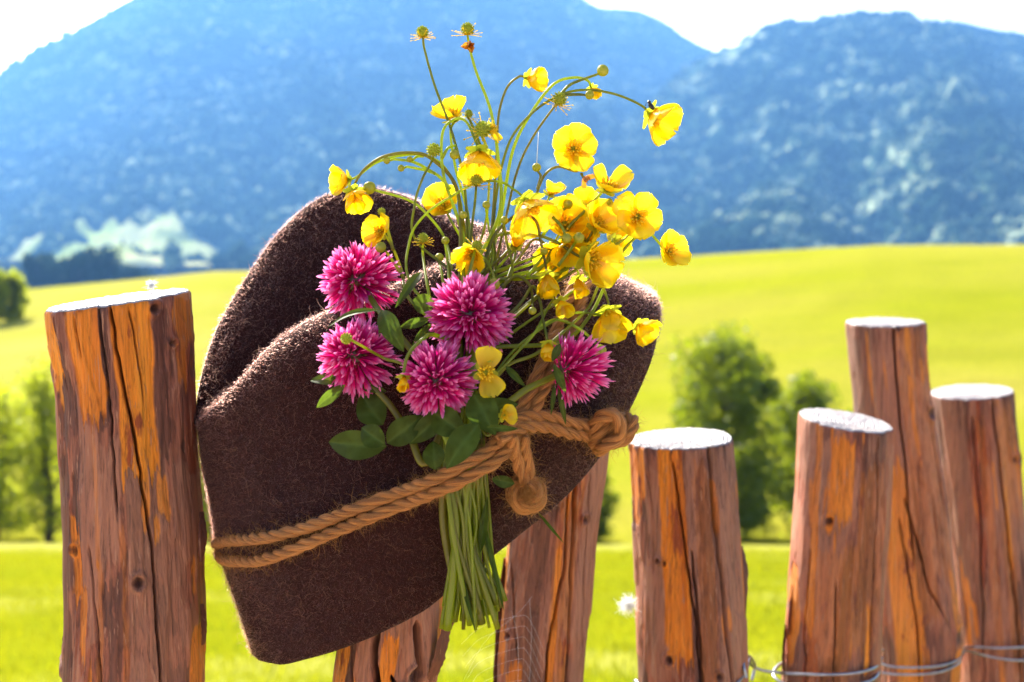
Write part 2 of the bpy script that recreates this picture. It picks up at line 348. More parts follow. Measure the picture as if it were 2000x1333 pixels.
def forest_mat():
    m, N, L, out = new_mat('forest_crown'); b = N('ShaderNodeBsdfDiffuse'); L(forest_lit_wisps(N, L), b.inputs[0]); L(b.outputs[0], out.inputs[0]); return m
M['forest'] = forest_mat()
def mount_mat():
    m, N, L, out = new_mat('mountain_slope'); n = noise(N, L, 0.012, 4); a = N('ShaderNodeAttribute', attribute_name='field')
    c = forest_lit_wisps(N, L); n2 = noise(N, L, 0.009, 3, vec=(1, .4, 1)); f = ramp(N, [(0.4, (0.24, 0.30, 0.08)), (0.6, (0.46, 0.44, 0.24))]); L(n2.outputs[0], f.inputs[0])
    c = mixc(N, L, a.outputs['Fac'], c, f.outputs[0]); b = N('ShaderNodeBsdfDiffuse'); L(c, b.inputs[0]); L(b.outputs[0], out.inputs[0]); return m
M['mount'] = mount_mat()

# ------------------------------------------------------------------ terrain
def crest_py(az): return np.interp(az, [-6000, -1500, 0, 420, 900, 1250, 1700, 2000, 3500, 8000], [640, 640, 603, 545, 535, 512, 482, 480, 520, 600])
def elev(x, y):
    """ground height relative to the camera"""
    yy = np.maximum(y, 0.5); az = 1000 + F * x / np.maximum(yy, 6)
    near = -1.30 - np.where(y < 2, 0.0, 0.20 * (y - 2))
    zc = -((crest_py(az) - 450.3) / F) * 72.0
    t = np.clip((y - 20.5) / (72 - 20.5), 0, 1)
    hill = -5.3 + (zc + 5.3) * (np.sin((t - 0.5) * math.pi) * 0.5 + 0.5) ** 0.86
    k = sst(18, 23, y); z = near * (1 - k) + hill * k
    z = z - 26 * sst(72, 420, y)
    z = z + (fbm(x * 0.5, y * 0.5, 0, 3, 5) - 0.5) * 0.16 * np.clip(y / 8 - 0.4, 0, 1)
    z = z + (fbm(x * 0.01, y * 0.01, 0, 3, 9) - 0.5) * 10 * sst(150, 500, y)
    return z
def gz(x, y): return float(elev(np.array([x]), np.array([y]))[0]) + CAM.z
ys = np.concatenate([np.linspace(-30, 0, 6)[:-1], np.linspace(0, 26, 130), np.geomspace(26.3, 110, 120), np.geomspace(112, 3000, 60)])
us = np.concatenate([-np.geomspace(0.62, 3.5, 12)[::-1], np.linspace(-0.6, 0.6, 150), np.geomspace(0.62, 3.5, 12)])
YY, UU = np.meshgrid(ys, us, indexing='ij'); XX = UU * (np.abs(YY) + 3.0)
ZZ = elev(XX, YY) + CAM.z
n0, n1_ = XX.shape
ii = np.arange(n0 - 1)[:, None] * n1_ + np.arange(n1_ - 1)[None]
GF = np.stack([ii, ii + 1, ii + n1_ + 1, ii + n1_], -1).reshape(-1, 4)
YW = YY + (fbm(XX * 0.35, 0 * YY, 0, 3, 14) - 0.5) * 2.2
straw_glow = np.clip(sst(15.6, 17.2, YW) * (1 - sst(18.0, 19.8, YW)), 0, 1) * (0.5 + 0.5 * fbm(XX * 0.3, YY * 0.3))
straw_glow = np.maximum(straw_glow, 0.55 * sst(0.55, 0.7, fbm(XX * 0.25, YY * 0.8, 0, 4, 3)) * (YY < 17))
az_ = 1000 + F * XX / np.maximum(YY, 5)
straw_glow = np.maximum(straw_glow, 0.75 * (1 - sst(250, 900, az_)) * sst(26, 40, YY) * (1 - sst(80, 110, YY)) * (0.55 + 0.9 * (fbm(XX * 0.1, YY * 0.25, 0, 3, 6) - 0.3)))  # left hillside paled: haze and glow near the sun put into the colour
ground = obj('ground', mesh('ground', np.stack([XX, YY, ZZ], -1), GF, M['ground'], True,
    {'straw_glow': straw_glow, 'far': sst(110, 200, YY), 'hill': sst(19, 24, YY)}))
tag(ground, kind='structure')

# gravel strip added out of frame to bounce warm light onto the fence
py_ = np.linspace(-3.6, 0.42, 30); px_ = np.linspace(-40, 40, 160); PY, PX = np.meshgrid(py_, px_, indexing='ij')
PY2 = PY + np.where((PY > 0.3) | (PY < -3.5), (fbm(PX * 1.2, PY, 0, 3, 8) - 0.5) * 0.25, 0)
PZ = np.full_like(PX, 0.006) + (fbm(PX * 3, PY * 3, 0, 3, 8)) * 0.010
i_ = np.arange(29)[:, None] * 160 + np.arange(159)[None]
M['added_bounce_path'] = plain('bounce_gravel', (0.46, 0.33, 0.22), 0.9, (0.66, 0.52, 0.38), 60, 0.004)
tag(obj('added_bounce_path', mesh('added_bounce_path', np.stack([PX, PY2, PZ], -1), np.stack([i_, i_ + 1, i_ + 161, i_ + 160], -1).reshape(-1, 4), M['added_bounce_path'])), kind='structure')

# grass blades of the near meadow
def blades(n, y0, y1, h, wd):
    y = y0 + (y1 + rng.normal(size=n) * 0.5 - y0) * rng.random(n) ** 0.8; x = (rng.random(n) - 0.5) * 2 * (0.47 * y + 0.8)
    z = elev(x, y) + CAM.z; a = rng.random(n) * 6.283; hh = h * (0.5 + rng.random(n)); lean = 0.5 * hh * rng.random(n); b = rng.random(n) * 6.283
    p = np.stack([x, y, z - 0.01], -1); dx = np.stack([np.cos(a), np.sin(a), 0 * a], -1) * wd * 0.5
    tip = p + np.stack([np.cos(b) * lean, np.sin(b) * lean, hh], -1); mid = p * 0.5 + tip * 0.5 + np.stack([0 * a, 0 * a, 0.1 * hh], -1)
    V = np.stack([p - dx, p + dx, mid + dx * 0.8, mid - dx * 0.8, tip], 1)
    k = np.arange(n)[:, None] * 5
    f = np.concatenate([k + np.array([0, 1, 2]), k + np.array([0, 2, 3]), k + np.array([3, 2, 4])])
    return V.reshape(-1, 3), f
gv, gf = blades(80000, 4.5, 16.6, 0.055, 0.008)
tag(obj('grass', mesh('grass', gv, gf, M['grass'], False)), 'short sunlit meadow grass behind the fence', None, None, 'stuff')

# mountains
def field_mask(px, sv):
    e = (fbm(px * 0.012, sv * 26, 0, 3, 77) - 0.5)
    return sst(0.0, 0.03, 0.135 - sv + e * 0.10) * (1 - sst(330, 440, px + e * 200)) * sst(0.30, 0.50, fbm(px * 0.007 + 3, sv * 34, 0, 2, 78))
def mountain(name, ridge, d0, d1, py0, seed, ncr, zb):
    xs = np.concatenate([np.linspace(-2600, -320, 60), np.linspace(-300, 2300, 560), np.linspace(2320, 4600, 60)]); s = np.concatenate([np.linspace(0, 1, 200), np.linspace(1.02, 1.5, 10)])
    rp = np.interp(xs, [r[0] for r in ridge], [r[1] for r in ridge]) 
    rp = rp + (fbm(xs * 0.012, 0 * xs, 0, 4, seed) - 0.5) * 14
    SS, X_ = np.meshgrid(s, xs, indexing='ij'); RP = np.broadcast_to(rp, SS.shape)
    D = d0 + (d1 - d0) * SS
    sc = np.minimum(SS, 1)
    tan0 = zb / d0; tanr = (450.3 - RP) / F
    Z = zb + (tanr * d1 - zb) * sc ** 1.25
    gul = (fbm(X_ * 0.004 + SS * 1.2, SS * 2.2, 0, 5, seed + 3) - 0.5) * 190 * np.sin(np.clip(sc, 0, 1) * math.pi) ** 0.7
    gul = gul + (fbm((X_ + SS * 420) * 0.024, SS * 26 - X_ * 0.012, 0, 3, seed + 6) - 0.5) * 26 * np.clip(sc * 8, 0, 1) * np.clip((1 - sc) * 6, 0.12, 1) * (d1 / 2200)
    Z = Z + gul - np.maximum(SS - 1, 0) * 700
    XW = (X_ - 1000) / F * D
    n0, n1 = SS.shape; i = np.arange(n0 - 1)[:, None] * n1 + np.arange(n1 - 1)[None]
    Fq = np.stack([i, i + 1, i + n1 + 1, i + n1], -1).reshape(-1, 4)
    G = np.stack([XW, D, Z + CAM.z], -1)
    tag(obj(name, mesh(name, G, Fq, M['mount'], True, {'field': field_mask(X_, SS)})), kind='structure')
    # tree crowns scattered over the slope
    a = rng.random(ncr) * 0.98 * 199; b = 62 + rng.random(ncr) * 554
    ia = a.astype(int); ib = b.astype(int); fa = (a - ia)[:, None]; fb = (b - ib)[:, None]
    c = G[ia, ib] * (1 - fa) * (1 - fb) + G[ia + 1, ib] * fa * (1 - fb) + G[ia, ib + 1] * (1 - fa) * fb + G[ia + 1, ib + 1] * fa * fb
    cpx = 1000 + F * c[:, 0] / c[:, 1]; low = field_mask(cpx, a / 199)
    keep = (fbm(c[:, 0] * 0.006, c[:, 1] * 0.006, 0, 3, seed + 9) < 0.80) & (low < 0.5)
    c = c[keep]; m = len(c)
    bm = bmesh.new(); bmesh.ops.create_icosphere(bm, subdivisions=1, radius=1); IV = np.array([v.co[:] for v in bm.verts]); IF = np.array([[v.index for v in f.verts] for f in bm.faces]); bm.free()
    rad = (1.8 + 3.6 * rng.random(m) ** 2 + 4.0 * (rng.random(m) > 0.97) * (a[keep] < 180)) * d1 / 2000
    sc3 = np.stack([rad, rad, rad * (1.0 + 0.9 * rng.random(m))], -1)
    V = c[:, None] + IV[None] * sc3[:, None] * (0.75 + 0.5 * rng.random((m, len(IV), 1))) + np.array([0, 0, 0.55])[None, None] * rad[:, None, None]
    Fc = (IF[None] + (np.arange(m) * len(IV))[:, None, None]).reshape(-1, 3)
    return mesh(name + '_forest', V.reshape(-1, 3), Fc, M['forest'], True)
f1 = mountain('mountain_left', [(-2600, 900), (-1200, 640), (-600, 430), (-200, 262), (0, 160), (140, 80), (285, 0), (420, -80), (700, -130), (950, -80), (1130, 0), (1165, 24), (1240, 28), (1285, 44), (1395, 112), (1500, 180), (1750, 320), (2300, 520), (4600, 900)], 1050, 2500, 520, 21, 34000, -24)
tag(obj('mountain_forest', f1), 'hazy blue forest covering the high mountain on the far side', None, None, 'stuff')
f2 = mountain('mountain_right', [(-2600, 1000), (600, 700), (1000, 400), (1200, 262), (1330, 150), (1390, 108), (1440, 95), (1480, 62), (1520, 50), (1700, 45), (1850, 52), (2000, 76), (2400, 160), (3200, 330), (4600, 600)], 800, 1750, 520, 57, 28000, -22)
tag(obj('ridge_forest', f2), 'deep blue forest on the lower rounded ridge', None, None, 'stuff')

# haze
hz = bpy.data.materials.new('haze_air'); hz.use_nodes = True; nt = hz.node_tree; nt.nodes.clear()
ho = nt.nodes.new('ShaderNodeOutputMaterial'); pv = nt.nodes.new('ShaderNodeVolumePrincipled')
pv.inputs['Color'].default_value = (0.18, 0.47, 1.0, 1); pv.inputs['Density'].default_value = 0.0002; pv.inputs['Anisotropy'].default_value = 0.25
nt.links.new(pv.outputs[0], ho.inputs['Volume'])
def box(name, lo, hi, mat):
    V = [(x, y, z) for x in (lo[0], hi[0]) for y in (lo[1], hi[1]) for z in (lo[2], hi[2])]
    f = [(0, 1, 3, 2), (4, 6, 7, 5), (0, 4, 5, 1), (2, 3, 7, 6), (0, 2, 6, 4), (1, 5, 7, 3)]
    return obj(name, mesh(name, V, f, mat, False))
tag(box('haze', (-11500, -200, -420), (11500, 3500, 720), hz), kind='stuff')

# ------------------------------------------------------------------ background trees
def tree(name, label, px, py_base, d, h, wd, nleaf, leaf, mat, seed, profile='round', group=None):
    r = np.random.default_rng(seed); x = (px - 1000) / F * d; z0 = gz(x, d) - 0.05
    e = thing(name, (x, d, z0), label, 'tree', group)
    mb = MB(); tr = h * 0.022 + 0.015
    tp = crom([(x, d, z0), (x + 0.02 * h, d, z0 + 0.3 * h), (x - 0.02 * h, d + 0.02 * h, z0 + 0.6 * h), (x, d, z0 + 0.92 * h)], 12)
    mb.add(*tube(tp, np.linspace(tr, tr * 0.2, 12), 8))
    cl = []
    nl = 26
    for q in range(nl):
        t = 0.07 + 0.88 * (q + r.random()) / nl
        if profile == 'round': rad = wd * 0.5 * (math.sin(min(1, (t + 0.06) / 1.06) * math.pi) ** 0.6) * (0.6 + 0.5 * r.random())
        else: rad = wd * 0.5 * (1.05 - t) ** 0.5 * (0.6 + 0.5 * r.random())
        a = q * 2.4 + r.random(); s = tp[int(t / 0.95 * 11)]
        en = np.array([x + math.cos(a) * rad, d + math.sin(a) * rad, z0 + h * min(0.98, t + 0.06)])
        mb.add(*tube(crom([s, (s + en) / 2 + [0, 0, -0.03 * h], en], 5), np.linspace(tr * 0.4, tr * 0.08, 5), 5)); cl.append((en, (0.05 + 0.07 * r.random()) * h + 0.12 * wd * r.random()))
        cl.append(((s * 0.45 + en * 0.55), 0.12 * h * (0.6 + 0.5 * r.random())))
    obj('trunk', mb.mesh('trunk', M['tree_bark']), e)
    ci = r.integers(0, len(cl), nleaf); C = np.array([c[0] for c in cl])[ci]; Rr = np.array([c[1] for c in cl])[ci]
    u = r.normal(size=(nleaf, 3)); u /= np.linalg.norm(u, axis=1)[:, None]
    p = C + u * (Rr * r.random(nleaf) ** 0.45)[:, None]
    a = r.normal(size=(nleaf, 3)); a /= np.linalg.norm(a, axis=1)[:, None]; b = np.cross(a, r.normal(size=(nleaf, 3))); b /= np.linalg.norm(b, axis=1)[:, None]
    s = leaf * (0.6 + 0.8 * r.random(nleaf))[:, None]
    V = np.stack([p - a * s, p + b * s * 0.5, p + a * s, p - b * s * 0.5], 1).reshape(-1, 3)
    Fq = np.arange(nleaf * 4).reshape(-1, 4)
    obj('crown', mesh('crown', V, Fq, mat, False), e)
    return e
tree('leafy_tree', 'dark green round leafy tree between the hat brim and the sloping topped post', 1425, 1060, 21.5, 3.45, 2.25, 14000, 0.055, M['foliage'], 1)
tree('leafy_tree', 'smaller green tree half hidden behind the short post with the sloping top', 1585, 1060, 22.5, 2.6, 1.7, 8000, 0.055, M['foliage'], 2)
tree('shrub', 'dark low shrub showing in the gap beside the felt hat brim', 1165, 1050, 21.5, 1.4, 0.6, 2600, 0.05, M['foliage'], 3)
tree('young_tree', 'slim pale green tree behind the thick orange fence post', 78, 1085, 21.0, 2.95, 1.05, 3600, 0.05, M['foliage2'], 4, 'cone')
tree('bushy_tree', 'broad yellow green bush at the edge of the picture beside a slim tree', -25, 1085, 21.5, 2.6, 1.6, 5000, 0.05, M['foliage2'], 5)
tree('shrub', 'green shrub seen between the thick orange post and the felt hat', 400, 1085, 21.5, 1.7, 1.0, 3500, 0.05, M['foliage2'], 6)
tree('hilltop_tree', 'yellow green tree standing on the hill crest at the picture edge', 12, 600, 62, 2.4, 1.9, 5000, 0.10, M['foliage2'], 7)
for i, (px, d, h, wd, lb) in enumerate([(75, 420, 20, 17, 'bluish dark tree next to the yellow green hilltop tree'), (118, 415, 17, 16, 'second bluish tree of the dark row behind the hill crest'),
        (160, 410, 20, 17, 'third bluish tree of the dark row behind the hill crest'), (200, 415, 22, 16, 'last bluish tree of the dark row, nearest the thick post'), (262, 420, 15, 13, 'small tree just above the cut top of the thick post')]):
    tree('valley_tree', lb, px, 600, d, h, wd, 2600, 0.9, M['far_leaf'], 30 + i, group='tree row behind the hill crest')

# ------------------------------------------------------------------ the felt hat
_ = None
HROWS = [   # each row: front points left to right, then back points right to left: x, y, distance
 [(492,1278,.64),(560,1297,.605),(700,1256,.582),(818,1200,.575),(892,1142,.573),(1010,1049,.578),(1130,945,.592),(1228,805,.608),(1284,655,.632), (1230,645,.70),(1050,800,.74),(850,980,.75),(650,1120,.735),(540,1220,.69)],
 [(464,1190,.64),(545,1192,.597),(690,1150,.572),(800,1098,.564),(900,1040,.560),(1015,948,.562),(1135,812,.576),(1220,690,.598),(1285,592,.636), (1230,575,.70),(1050,720,.735),(850,900,.75),(650,1050,.735),(515,1140,.69)],
 [(429,1085,.64),(510,1078,.592),(630,1035,.568),(760,985,.557),(870,930,.553),(975,850,.553),(1060,735,.564),(1130,625,.59),(1195,534,.635), (1130,560,.70),(1000,650,.735),(840,800,.745),(640,950,.735),(480,1050,.69)],
 [(402,950,.64),(480,940,.600),(600,900,.577),(730,850,.566),(840,800,.562),(930,740,.563),(1010,650,.573),(1060,570,.595),(1090,492,.635), (1030,520,.69),(920,590,.72),(760,700,.73),(580,810,.72),(440,910,.685)],
 [(383,822,.645),(425,806,.612),(480,752,.596),(550,684,.586),(640,632,.581),(740,590,.581),(840,540,.586),(930,490,.600),(985,455,.635), (900,430,.668),(760,383,.69),(640,402,.70),(530,492,.695),(418,665,.68)],
 [(386,810,.648),(430,790,.626),(490,732,.618),(562,664,.620),(645,618,.614),(745,580,.612),(840,535,.616),(905,490,.628),(935,462,.642), (880,446,.655),(760,410,.672),(650,432,.680),(548,518,.676),(440,672,.666)],
 [(390,802,.650),(445,772,.640),(510,724,.645),(580,684,.652),(660,646,.648),(750,606,.646),(830,562,.645),(880,515,.646),(900,490,.650), (870,505,.651),(750,585,.652),(660,628,.655),(580,668,.655),(448,752,.652)],
]
def build_hat():
    ring = [np.array([tuple(P(*q)) for q in r]) for r in HROWS]
    NA, NR = 176, 84
    rows = np.stack([crom(r, NA, True) for r in ring])           # 7 x NA x 3
    S = np.stack([crom(rows[:, j], NR) for j in range(NA)], 1)   # NR x NA x 3
    for it in range(3):
        S[1:-1] = S[1:-1] * 0.5 + 0.25 * (S[:-2] + S[2:])
        S = S * 0.5 + 0.25 * (np.roll(S, 1, 1) + np.roll(S, -1, 1))
    S += (fbm(S[..., 0] * 60, S[..., 1] * 60, S[..., 2] * 60, 3, 4)[..., None] - 0.5) * 0.0016
    i = np.arange(NR - 1)[:, None] * NA; j = np.arange(NA)[None]; j2 = (j + 1) % NA
    Fq = np.stack([i + j, i + j2, i + NA + j2, i + NA + j], -1).reshape(-1, 4)
    last = (NR - 1) * NA
    faces = [tuple(int(k) for k in q) for q in Fq]
    for k in range(NA // 2 - 1):
        a, b, c, d = last + k, last + k + 1, last + NA - 2 - k, last + NA - 1 - k
        if len({a, b, c, d}) == 4: faces.append((a, b, c, d))
    return S.reshape(-1, 3), faces, S
HV, HF, HS = build_hat()
hm = mesh('crown_and_brim', HV, HF, M['felt'])
bm = bmesh.new(); bm.from_mesh(hm)
bm.normal_update()
c0 = Vector(P(760, 850, .65)); tot = sum((f.normal.dot(f.calc_center_median() - c0)) * f.calc_area() for f in bm.faces)
if tot < 0: bmesh.ops.reverse_faces(bm, faces=bm.faces[:])
bm.normal_update(); bm.to_mesh(hm)
TREE = BVHTree.FromBMesh(bm)
tri_c, tri_n, tri_a, tri_v = [], [], [], []
for f in bm.faces:
    vv = [v.co.copy() for v in f.verts]
    tri_v.append([tuple(v) for v in vv[:4]] if len(vv) == 4 else None)
    tri_n.append(tuple(f.normal)); tri_a.append(f.calc_area() if len(vv) == 4 else 0)
bm.free()
def hat_d(x, y):
    """distance along the view axis at which the ray through (x, y) meets the hat, or None"""
    r = (P(x, y, 1.0) - CAM); l = r.length
    h = TREE.ray_cast(CAM, r / l)
    return None if h[0] is None else h[3] / l
def on_hat(x, y, off=0.0, dflt=0.60):
    d = hat_d(x, y)
    return P(x, y, (d if d else dflt) - off)
hat = thing('felt_hat', P(760, 1180, .65), 'brown fuzzy wool felt hat hung on a fence post', 'hat')
ho = obj('crown_and_brim', hm, hat)
sm = ho.modifiers.new('thickness', 'SOLIDIFY'); sm.thickness = 0.0032; sm.offset = -1
def hair(name, pts, rad, mat, parent):
    n, k, _ = pts.shape
    c = bpy.data.hair_curves.new(name); c.add_curves([k] * n)
    c.attributes['position'].data.foreach_set('vector', pts.astype(np.float32).ravel())
    a = c.attributes.get('radius') or c.attributes.new('radius', 'FLOAT', 'POINT')
    a.data.foreach_set('value', np.broadcast_to(rad, (n, k)).astype(np.float32).ravel())
    c.materials.append(mat); o = obj(name, c, parent); o['kind'] = 'stuff'; return o
def fuzz_points(n, lmin, lmax, up, seed, curl=1.0, only=None):
    r = np.random.default_rng(seed)
    ar = np.array(tri_a); idx = r.choice(len(ar), n, p=ar / ar.sum())
    Q = np.array([t if t else [(0, 0, 0)] * 4 for t in tri_v])[idx]; Nn = np.array(tri_n)[idx]
    u = r.random((n, 1)); v = r.random((n, 1))
    p = (Q[:, 0] * (1 - u) + Q[:, 1] * u) * (1 - v) + (Q[:, 3] * (1 - u) + Q[:, 2] * u) * v
    L = lmin + (lmax - lmin) * r.random((n, 1)) ** 2.5
    d = r.normal(size=(n, 3)); d /= np.linalg.norm(d, axis=1)[:, None]
    d = d * (1 - up) + Nn * up; d += Nn * np.maximum(0, -(d * Nn).sum(1, keepdims=True)); d /= np.linalg.norm(d, axis=1)[:, None] + 1e-9
    K = 5; pts = [p]
    for q in range(1, K):
        b = r.normal(size=(n, 3)) * 0.45 * curl
        d = d + b; d += Nn * np.maximum(0, 0.05 - (d * Nn).sum(1, keepdims=True)); d /= np.linalg.norm(d, axis=1)[:, None]
        pts.append(pts[-1] + d * L / (K - 1))
    return np.stack(pts, 1)
rr = np.array([1, 1, 0.9, 0.7, 0.3])
hair('felt_fuzz', fuzz_points(150000, 0.0007, 0.0034, 0.62, 1), rr * 0.000045, M['felt_fibre'], hat)
hair('stray_fibres', fuzz_points(4200, 0.003, 0.011, 0.30, 2, 1.5), rr * 0.00006, M['stray'], hat)

# ------------------------------------------------------------------ fence posts
def post(name, label, yt, edges, d, slope, cracks, peels, knots, greys, seed, wob=0.02, rows=190, flakes=(), top_h=0.0):
    """edges: (y, left x, right x) down the picture; slope: rise of the sawn end to the right and away (m per m)"""
    r = np.random.default_rng(seed)
    ey = [e[0] for e in edges]; el = [e[1] for e in edges]; er = [e[2] for e in edges]
    NF, NB = 250, 60
    th = np.concatenate([np.linspace(-math.pi, 0, NF, endpoint=False), np.linspace(0, math.pi, NB, endpoint=False)])
    yb = 1420.0
    yrow = np.concatenate([np.linspace(yt, yb, rows), np.linspace(yb + 60, 6500, 16)])
    k = d / F
    xl = np.interp(yrow, ey, el); xr = np.interp(yrow, ey, er)
    sl = (el[-1] - el[-2] + er[-1] - er[-2]) / 2 / (ey[-1] - ey[-2]); ex = np.maximum(yrow - ey[-1], 0) * sl * 0.6; xl += ex; xr += ex
    # smooth edge lines
    def smo(a, n=9):
        p = np.pad(a[:rows], (n, n), 'edge'); a = a.copy(); a[:rows] = np.convolve(p, np.ones(2 * n + 1) / (2 * n + 1), 'valid'); return a
    xl, xr = smo(xl), smo(xr)
    cx = (xl + xr) / 2; rad = (xr - xl) / 2 * k * 1.0
    C = PN(cx, yrow, np.full_like(cx, d))
    u = np.cos(th)[None, :] * np.ones((len(yrow), 1)); TH = np.broadcast_to(th, u.shape); YR = np.broadcast_to(yrow[:, None], u.shape)
    ln = (yrow * k)[:, None] * np.ones_like(u)
    rad2 = rad[:, None] * (1 + wob * 2 * (fbm(np.cos(TH) * 1.1 + seed, np.sin(TH) * 1.1, ln * 7, 3, seed) - 0.5))
    rad2 = rad2 + (fbm(np.cos(TH) * 9, np.sin(TH) * 9, ln * 14, 3, seed + 1) - 0.5) * 0.0016
    front = np.sin(TH) < 0.25
    # wandering grain line
    wx = u + (fbm(u * 6, YR * 0.006, 0, 3, seed + 2) - 0.5) * 0.10
    rag = (fbm(u * 26, YR * 0.010, 0, 3, seed + 5) - 0.5)
    peel = np.zeros_like(u)
    for (u0, u1, y0, y1, s) in peels:
        if s < 0.6: s = s * 0.55
        e = 0.014
        ww = u + (fbm(YR * 0.02, u * 3, 0, 4, seed + 8) - 0.5) * 0.07
        m_ = sst(u0 - e, u0 + e, ww) * (1 - sst(u1 - e, u1 + e, ww))
        yy = YR + rag * 110 * min(1, (y1 - y0) / 200)
        m_ = m_ * sst(y0 - 3, y0 + 3, yy) * (1 - sst(y1 - 3, y1 + 3, yy)) * s
        peel = np.maximum(peel, m_)
    peel = peel * front
    grey = np.zeros_like(u)
    for (u0, u1, y0, y1, s) in greys:
        m_ = sst(u0 - .05, u0 + .05, wx) * (1 - sst(u1 - .05, u1 + .05, wx)) * sst(y0 - 40, y0 + 40, YR + rag * 200) * (1 - sst(y1 - 40, y1 + 40, YR + rag * 200)) * s
        grey = np.maximum(grey, m_ * front)
    pn = fbm(u * 3.4 + 0.6 * rag, YR * 0.0052, 0, 4, seed + 40) + rag * 0.10
    plate = 0.5 * sst(0.435, 0.45, pn) + 0.5 * sst(0.55, 0.565, pn)
    pk = fbm(u * 4.2 + 5, YR * 0.0042, 0, 4, seed + 44) + rag * 0.12
    peel = np.maximum(peel, 0.70 * sst(0.69, 0.705, pk) * front)
    knot = np.zeros_like(u); disp = -peel * 0.0007
    ridge = (fbm(u * 7, YR * 0.004, 0, 3, seed + 12) - 0.5); disp = disp + ridge * 0.0035
    step = sst(0.49, 0.51, fbm(u * 4 + 7, YR * 0.0045, 0, 3, seed + 15)); disp = disp + step * 0.0005 + plate * 0.0007
    for (x, y, s) in knots:
        uu = (x - np.interp(y, yrow, cx)) / np.interp(y, yrow, (xr - xl) / 2)
        dx = (u - uu) * np.interp(y, yrow, (xr - xl) / 2); q = np.sqrt((dx / s) ** 2 + ((YR - y) / (s * 1.25)) ** 2)
        q = np.where(front, q, 9)
        knot = np.maximum(knot, (1 - sst(0.45, 1.0, q)) * 0.9); disp = disp + 0.0016 * np.exp(-((q - 1.15) / 0.35) ** 2) - 0.003 * np.exp(-(q / 0.6) ** 2)
    for cr in cracks:
        y_ = [c[1] for c in cr[0]]; x_ = [c[0] for c in cr[0]]; wpx, dep = cr[1], cr[2]
        hw = (xr - xl)[:, None] / 2
        cxx = np.interp(yrow, y_, x_)[:, None] + (fbm(yrow * 0.03, 0 * yrow, 0, 3, seed + 20 + int(x_[0])) - 0.5)[:, None] * 4
        uc = np.clip((cxx - cx[:, None]) / hw, -0.98, 0.98); tc = -np.arccos(uc)
        on = sst(y_[0] - 8, y_[0] + 10, yrow) * (1 - sst(y_[-1] - 60, y_[-1], yrow))
        wid = wpx * (1.0 if d < 0.7 else 0.72) / hw * (0.35 + 0.65 * on[:, None])
        g = np.exp(-(np.abs(TH - tc) / wid) ** 3) * on[:, None]
        disp = disp - dep * g; knot = np.maximum(knot, 0.55 * g)
    rad2 = rad2 + disp
    V = C[:, None, :] + np.stack([np.cos(TH) * rad2, np.sin(TH) * rad2, np.zeros_like(TH)], -1)
    # sloping saw cut: the top rows follow the cut plane
    off = slope[0] * np.cos(TH) * rad2 + slope[1] * np.sin(TH) * rad2 + top_h
    off = off + (fbm(np.cos(TH) * 7, np.sin(TH) * 7, 0, 4, seed + 30) - 0.5) * 0.0012
    fade = np.clip(1 - np.arange(len(yrow)) / 60.0, 0, 1)[:, None]
    V[..., 2] += off * fade
    V[0, :, :2] = C[0, None, :2] + (V[0, :, :2] - C[0, None, :2]) * 0.985     # worn arris
    n0, n1 = u.shape
    i = np.arange(n0 - 1)[:, None] * n1; j = np.arange(n1)[None]; j2 = (j + 1) % n1
    Fq = np.stack([i + j, i + n1 + j, i + n1 + j2, i + j2], -1).reshape(-1, 4)
    base = V[-1].mean(0); base[2] = min(base[2], gz(base[0], base[1]) - 0.02)
    e = thing(name, Vector(base), label, 'fence post', 'rough log fence posts')
    b = obj('log', mesh('log', V, Fq, M['wood'], True, {'peel': peel, 'knot': knot, 'grey': grey, 'plate': plate}), e)
    # sawn end
    top = V[0]; c = top.mean(0); rings = []; rv = []
    for q in (1.0, 0.975, 0.92, 0.82, 0.7, 0.58, 0.46, 0.34, 0.22, 0.1):
        p = c + (top - c) * q; lift = 0.0008 if q < 0.99 else 0.0
        nz = (fbm(p[:, 0] * 300, p[:, 1] * 300, 0, 3, seed) - 0.5) * 0.0016 if q < 0.95 else 0
        p = p.copy(); p[:, 2] += lift + nz - (0.0006 if q == 1.0 else 0); rings.append(p); rv.append(np.full(len(p), q))
    cr0 = rng.random(3) * 6.28
    Vt = np.concatenate(rings + [c[None] + [0, 0, .0008]]); nr = len(rings)
    i = np.arange(nr - 1)[:, None] * n1
    Ft = [tuple(int(k) for k in q) for q in np.stack([i + j, i + j2, i + n1 + j2, i + n1 + j], -1).reshape(-1, 4)]
    Ft += [((nr - 1) * n1 + a, (nr - 1) * n1 + (a + 1) % n1, nr * n1) for a in range(n1)]
    obj('sawn_end', mesh('sawn_end', Vt, Ft, M['end'], True, {'ring': np.concatenate(rv + [np.zeros(1)])}), e)
    for fl in flakes:
        pts, wpx, th_ = fl
        # a curled strip of loose bark
        q = crom([P(x, y, d_) for x, y, d_ in pts], 18)
        ww = wpx * k * np.sin(np.linspace(0.25, math.pi - 0.08, 18)) ** 0.7 * (0.8 + 0.4 * rng.random(18))
        s = np.array(RIGHT) * 0.75 + np.array(FWD) * 0.65
        A = q - s * ww[:, None] * 0.5; B = q + s * ww[:, None] * 0.5; t = np.array(FWD) * 0.0012 + np.array(RIGHT) * 0.0006
        Vf = np.stack([A, (A + B) / 2 - t * 0.8, B, B + t, (A + B) / 2 + t * 0.2, A + t], 1).reshape(-1, 3)
        a = np.arange(17)[:, None] * 6; jj = np.arange(6)[None]; jk = (jj + 1) % 6
        Ff = [tuple(int(z) for z in w_) for w_ in np.stack([a + jj, a + jk, a + 6 + jk, a + 6 + jj], -1).reshape(-1, 4)] + [(5, 4, 3, 2, 1, 0), tuple(range(17 * 6, 18 * 6))]
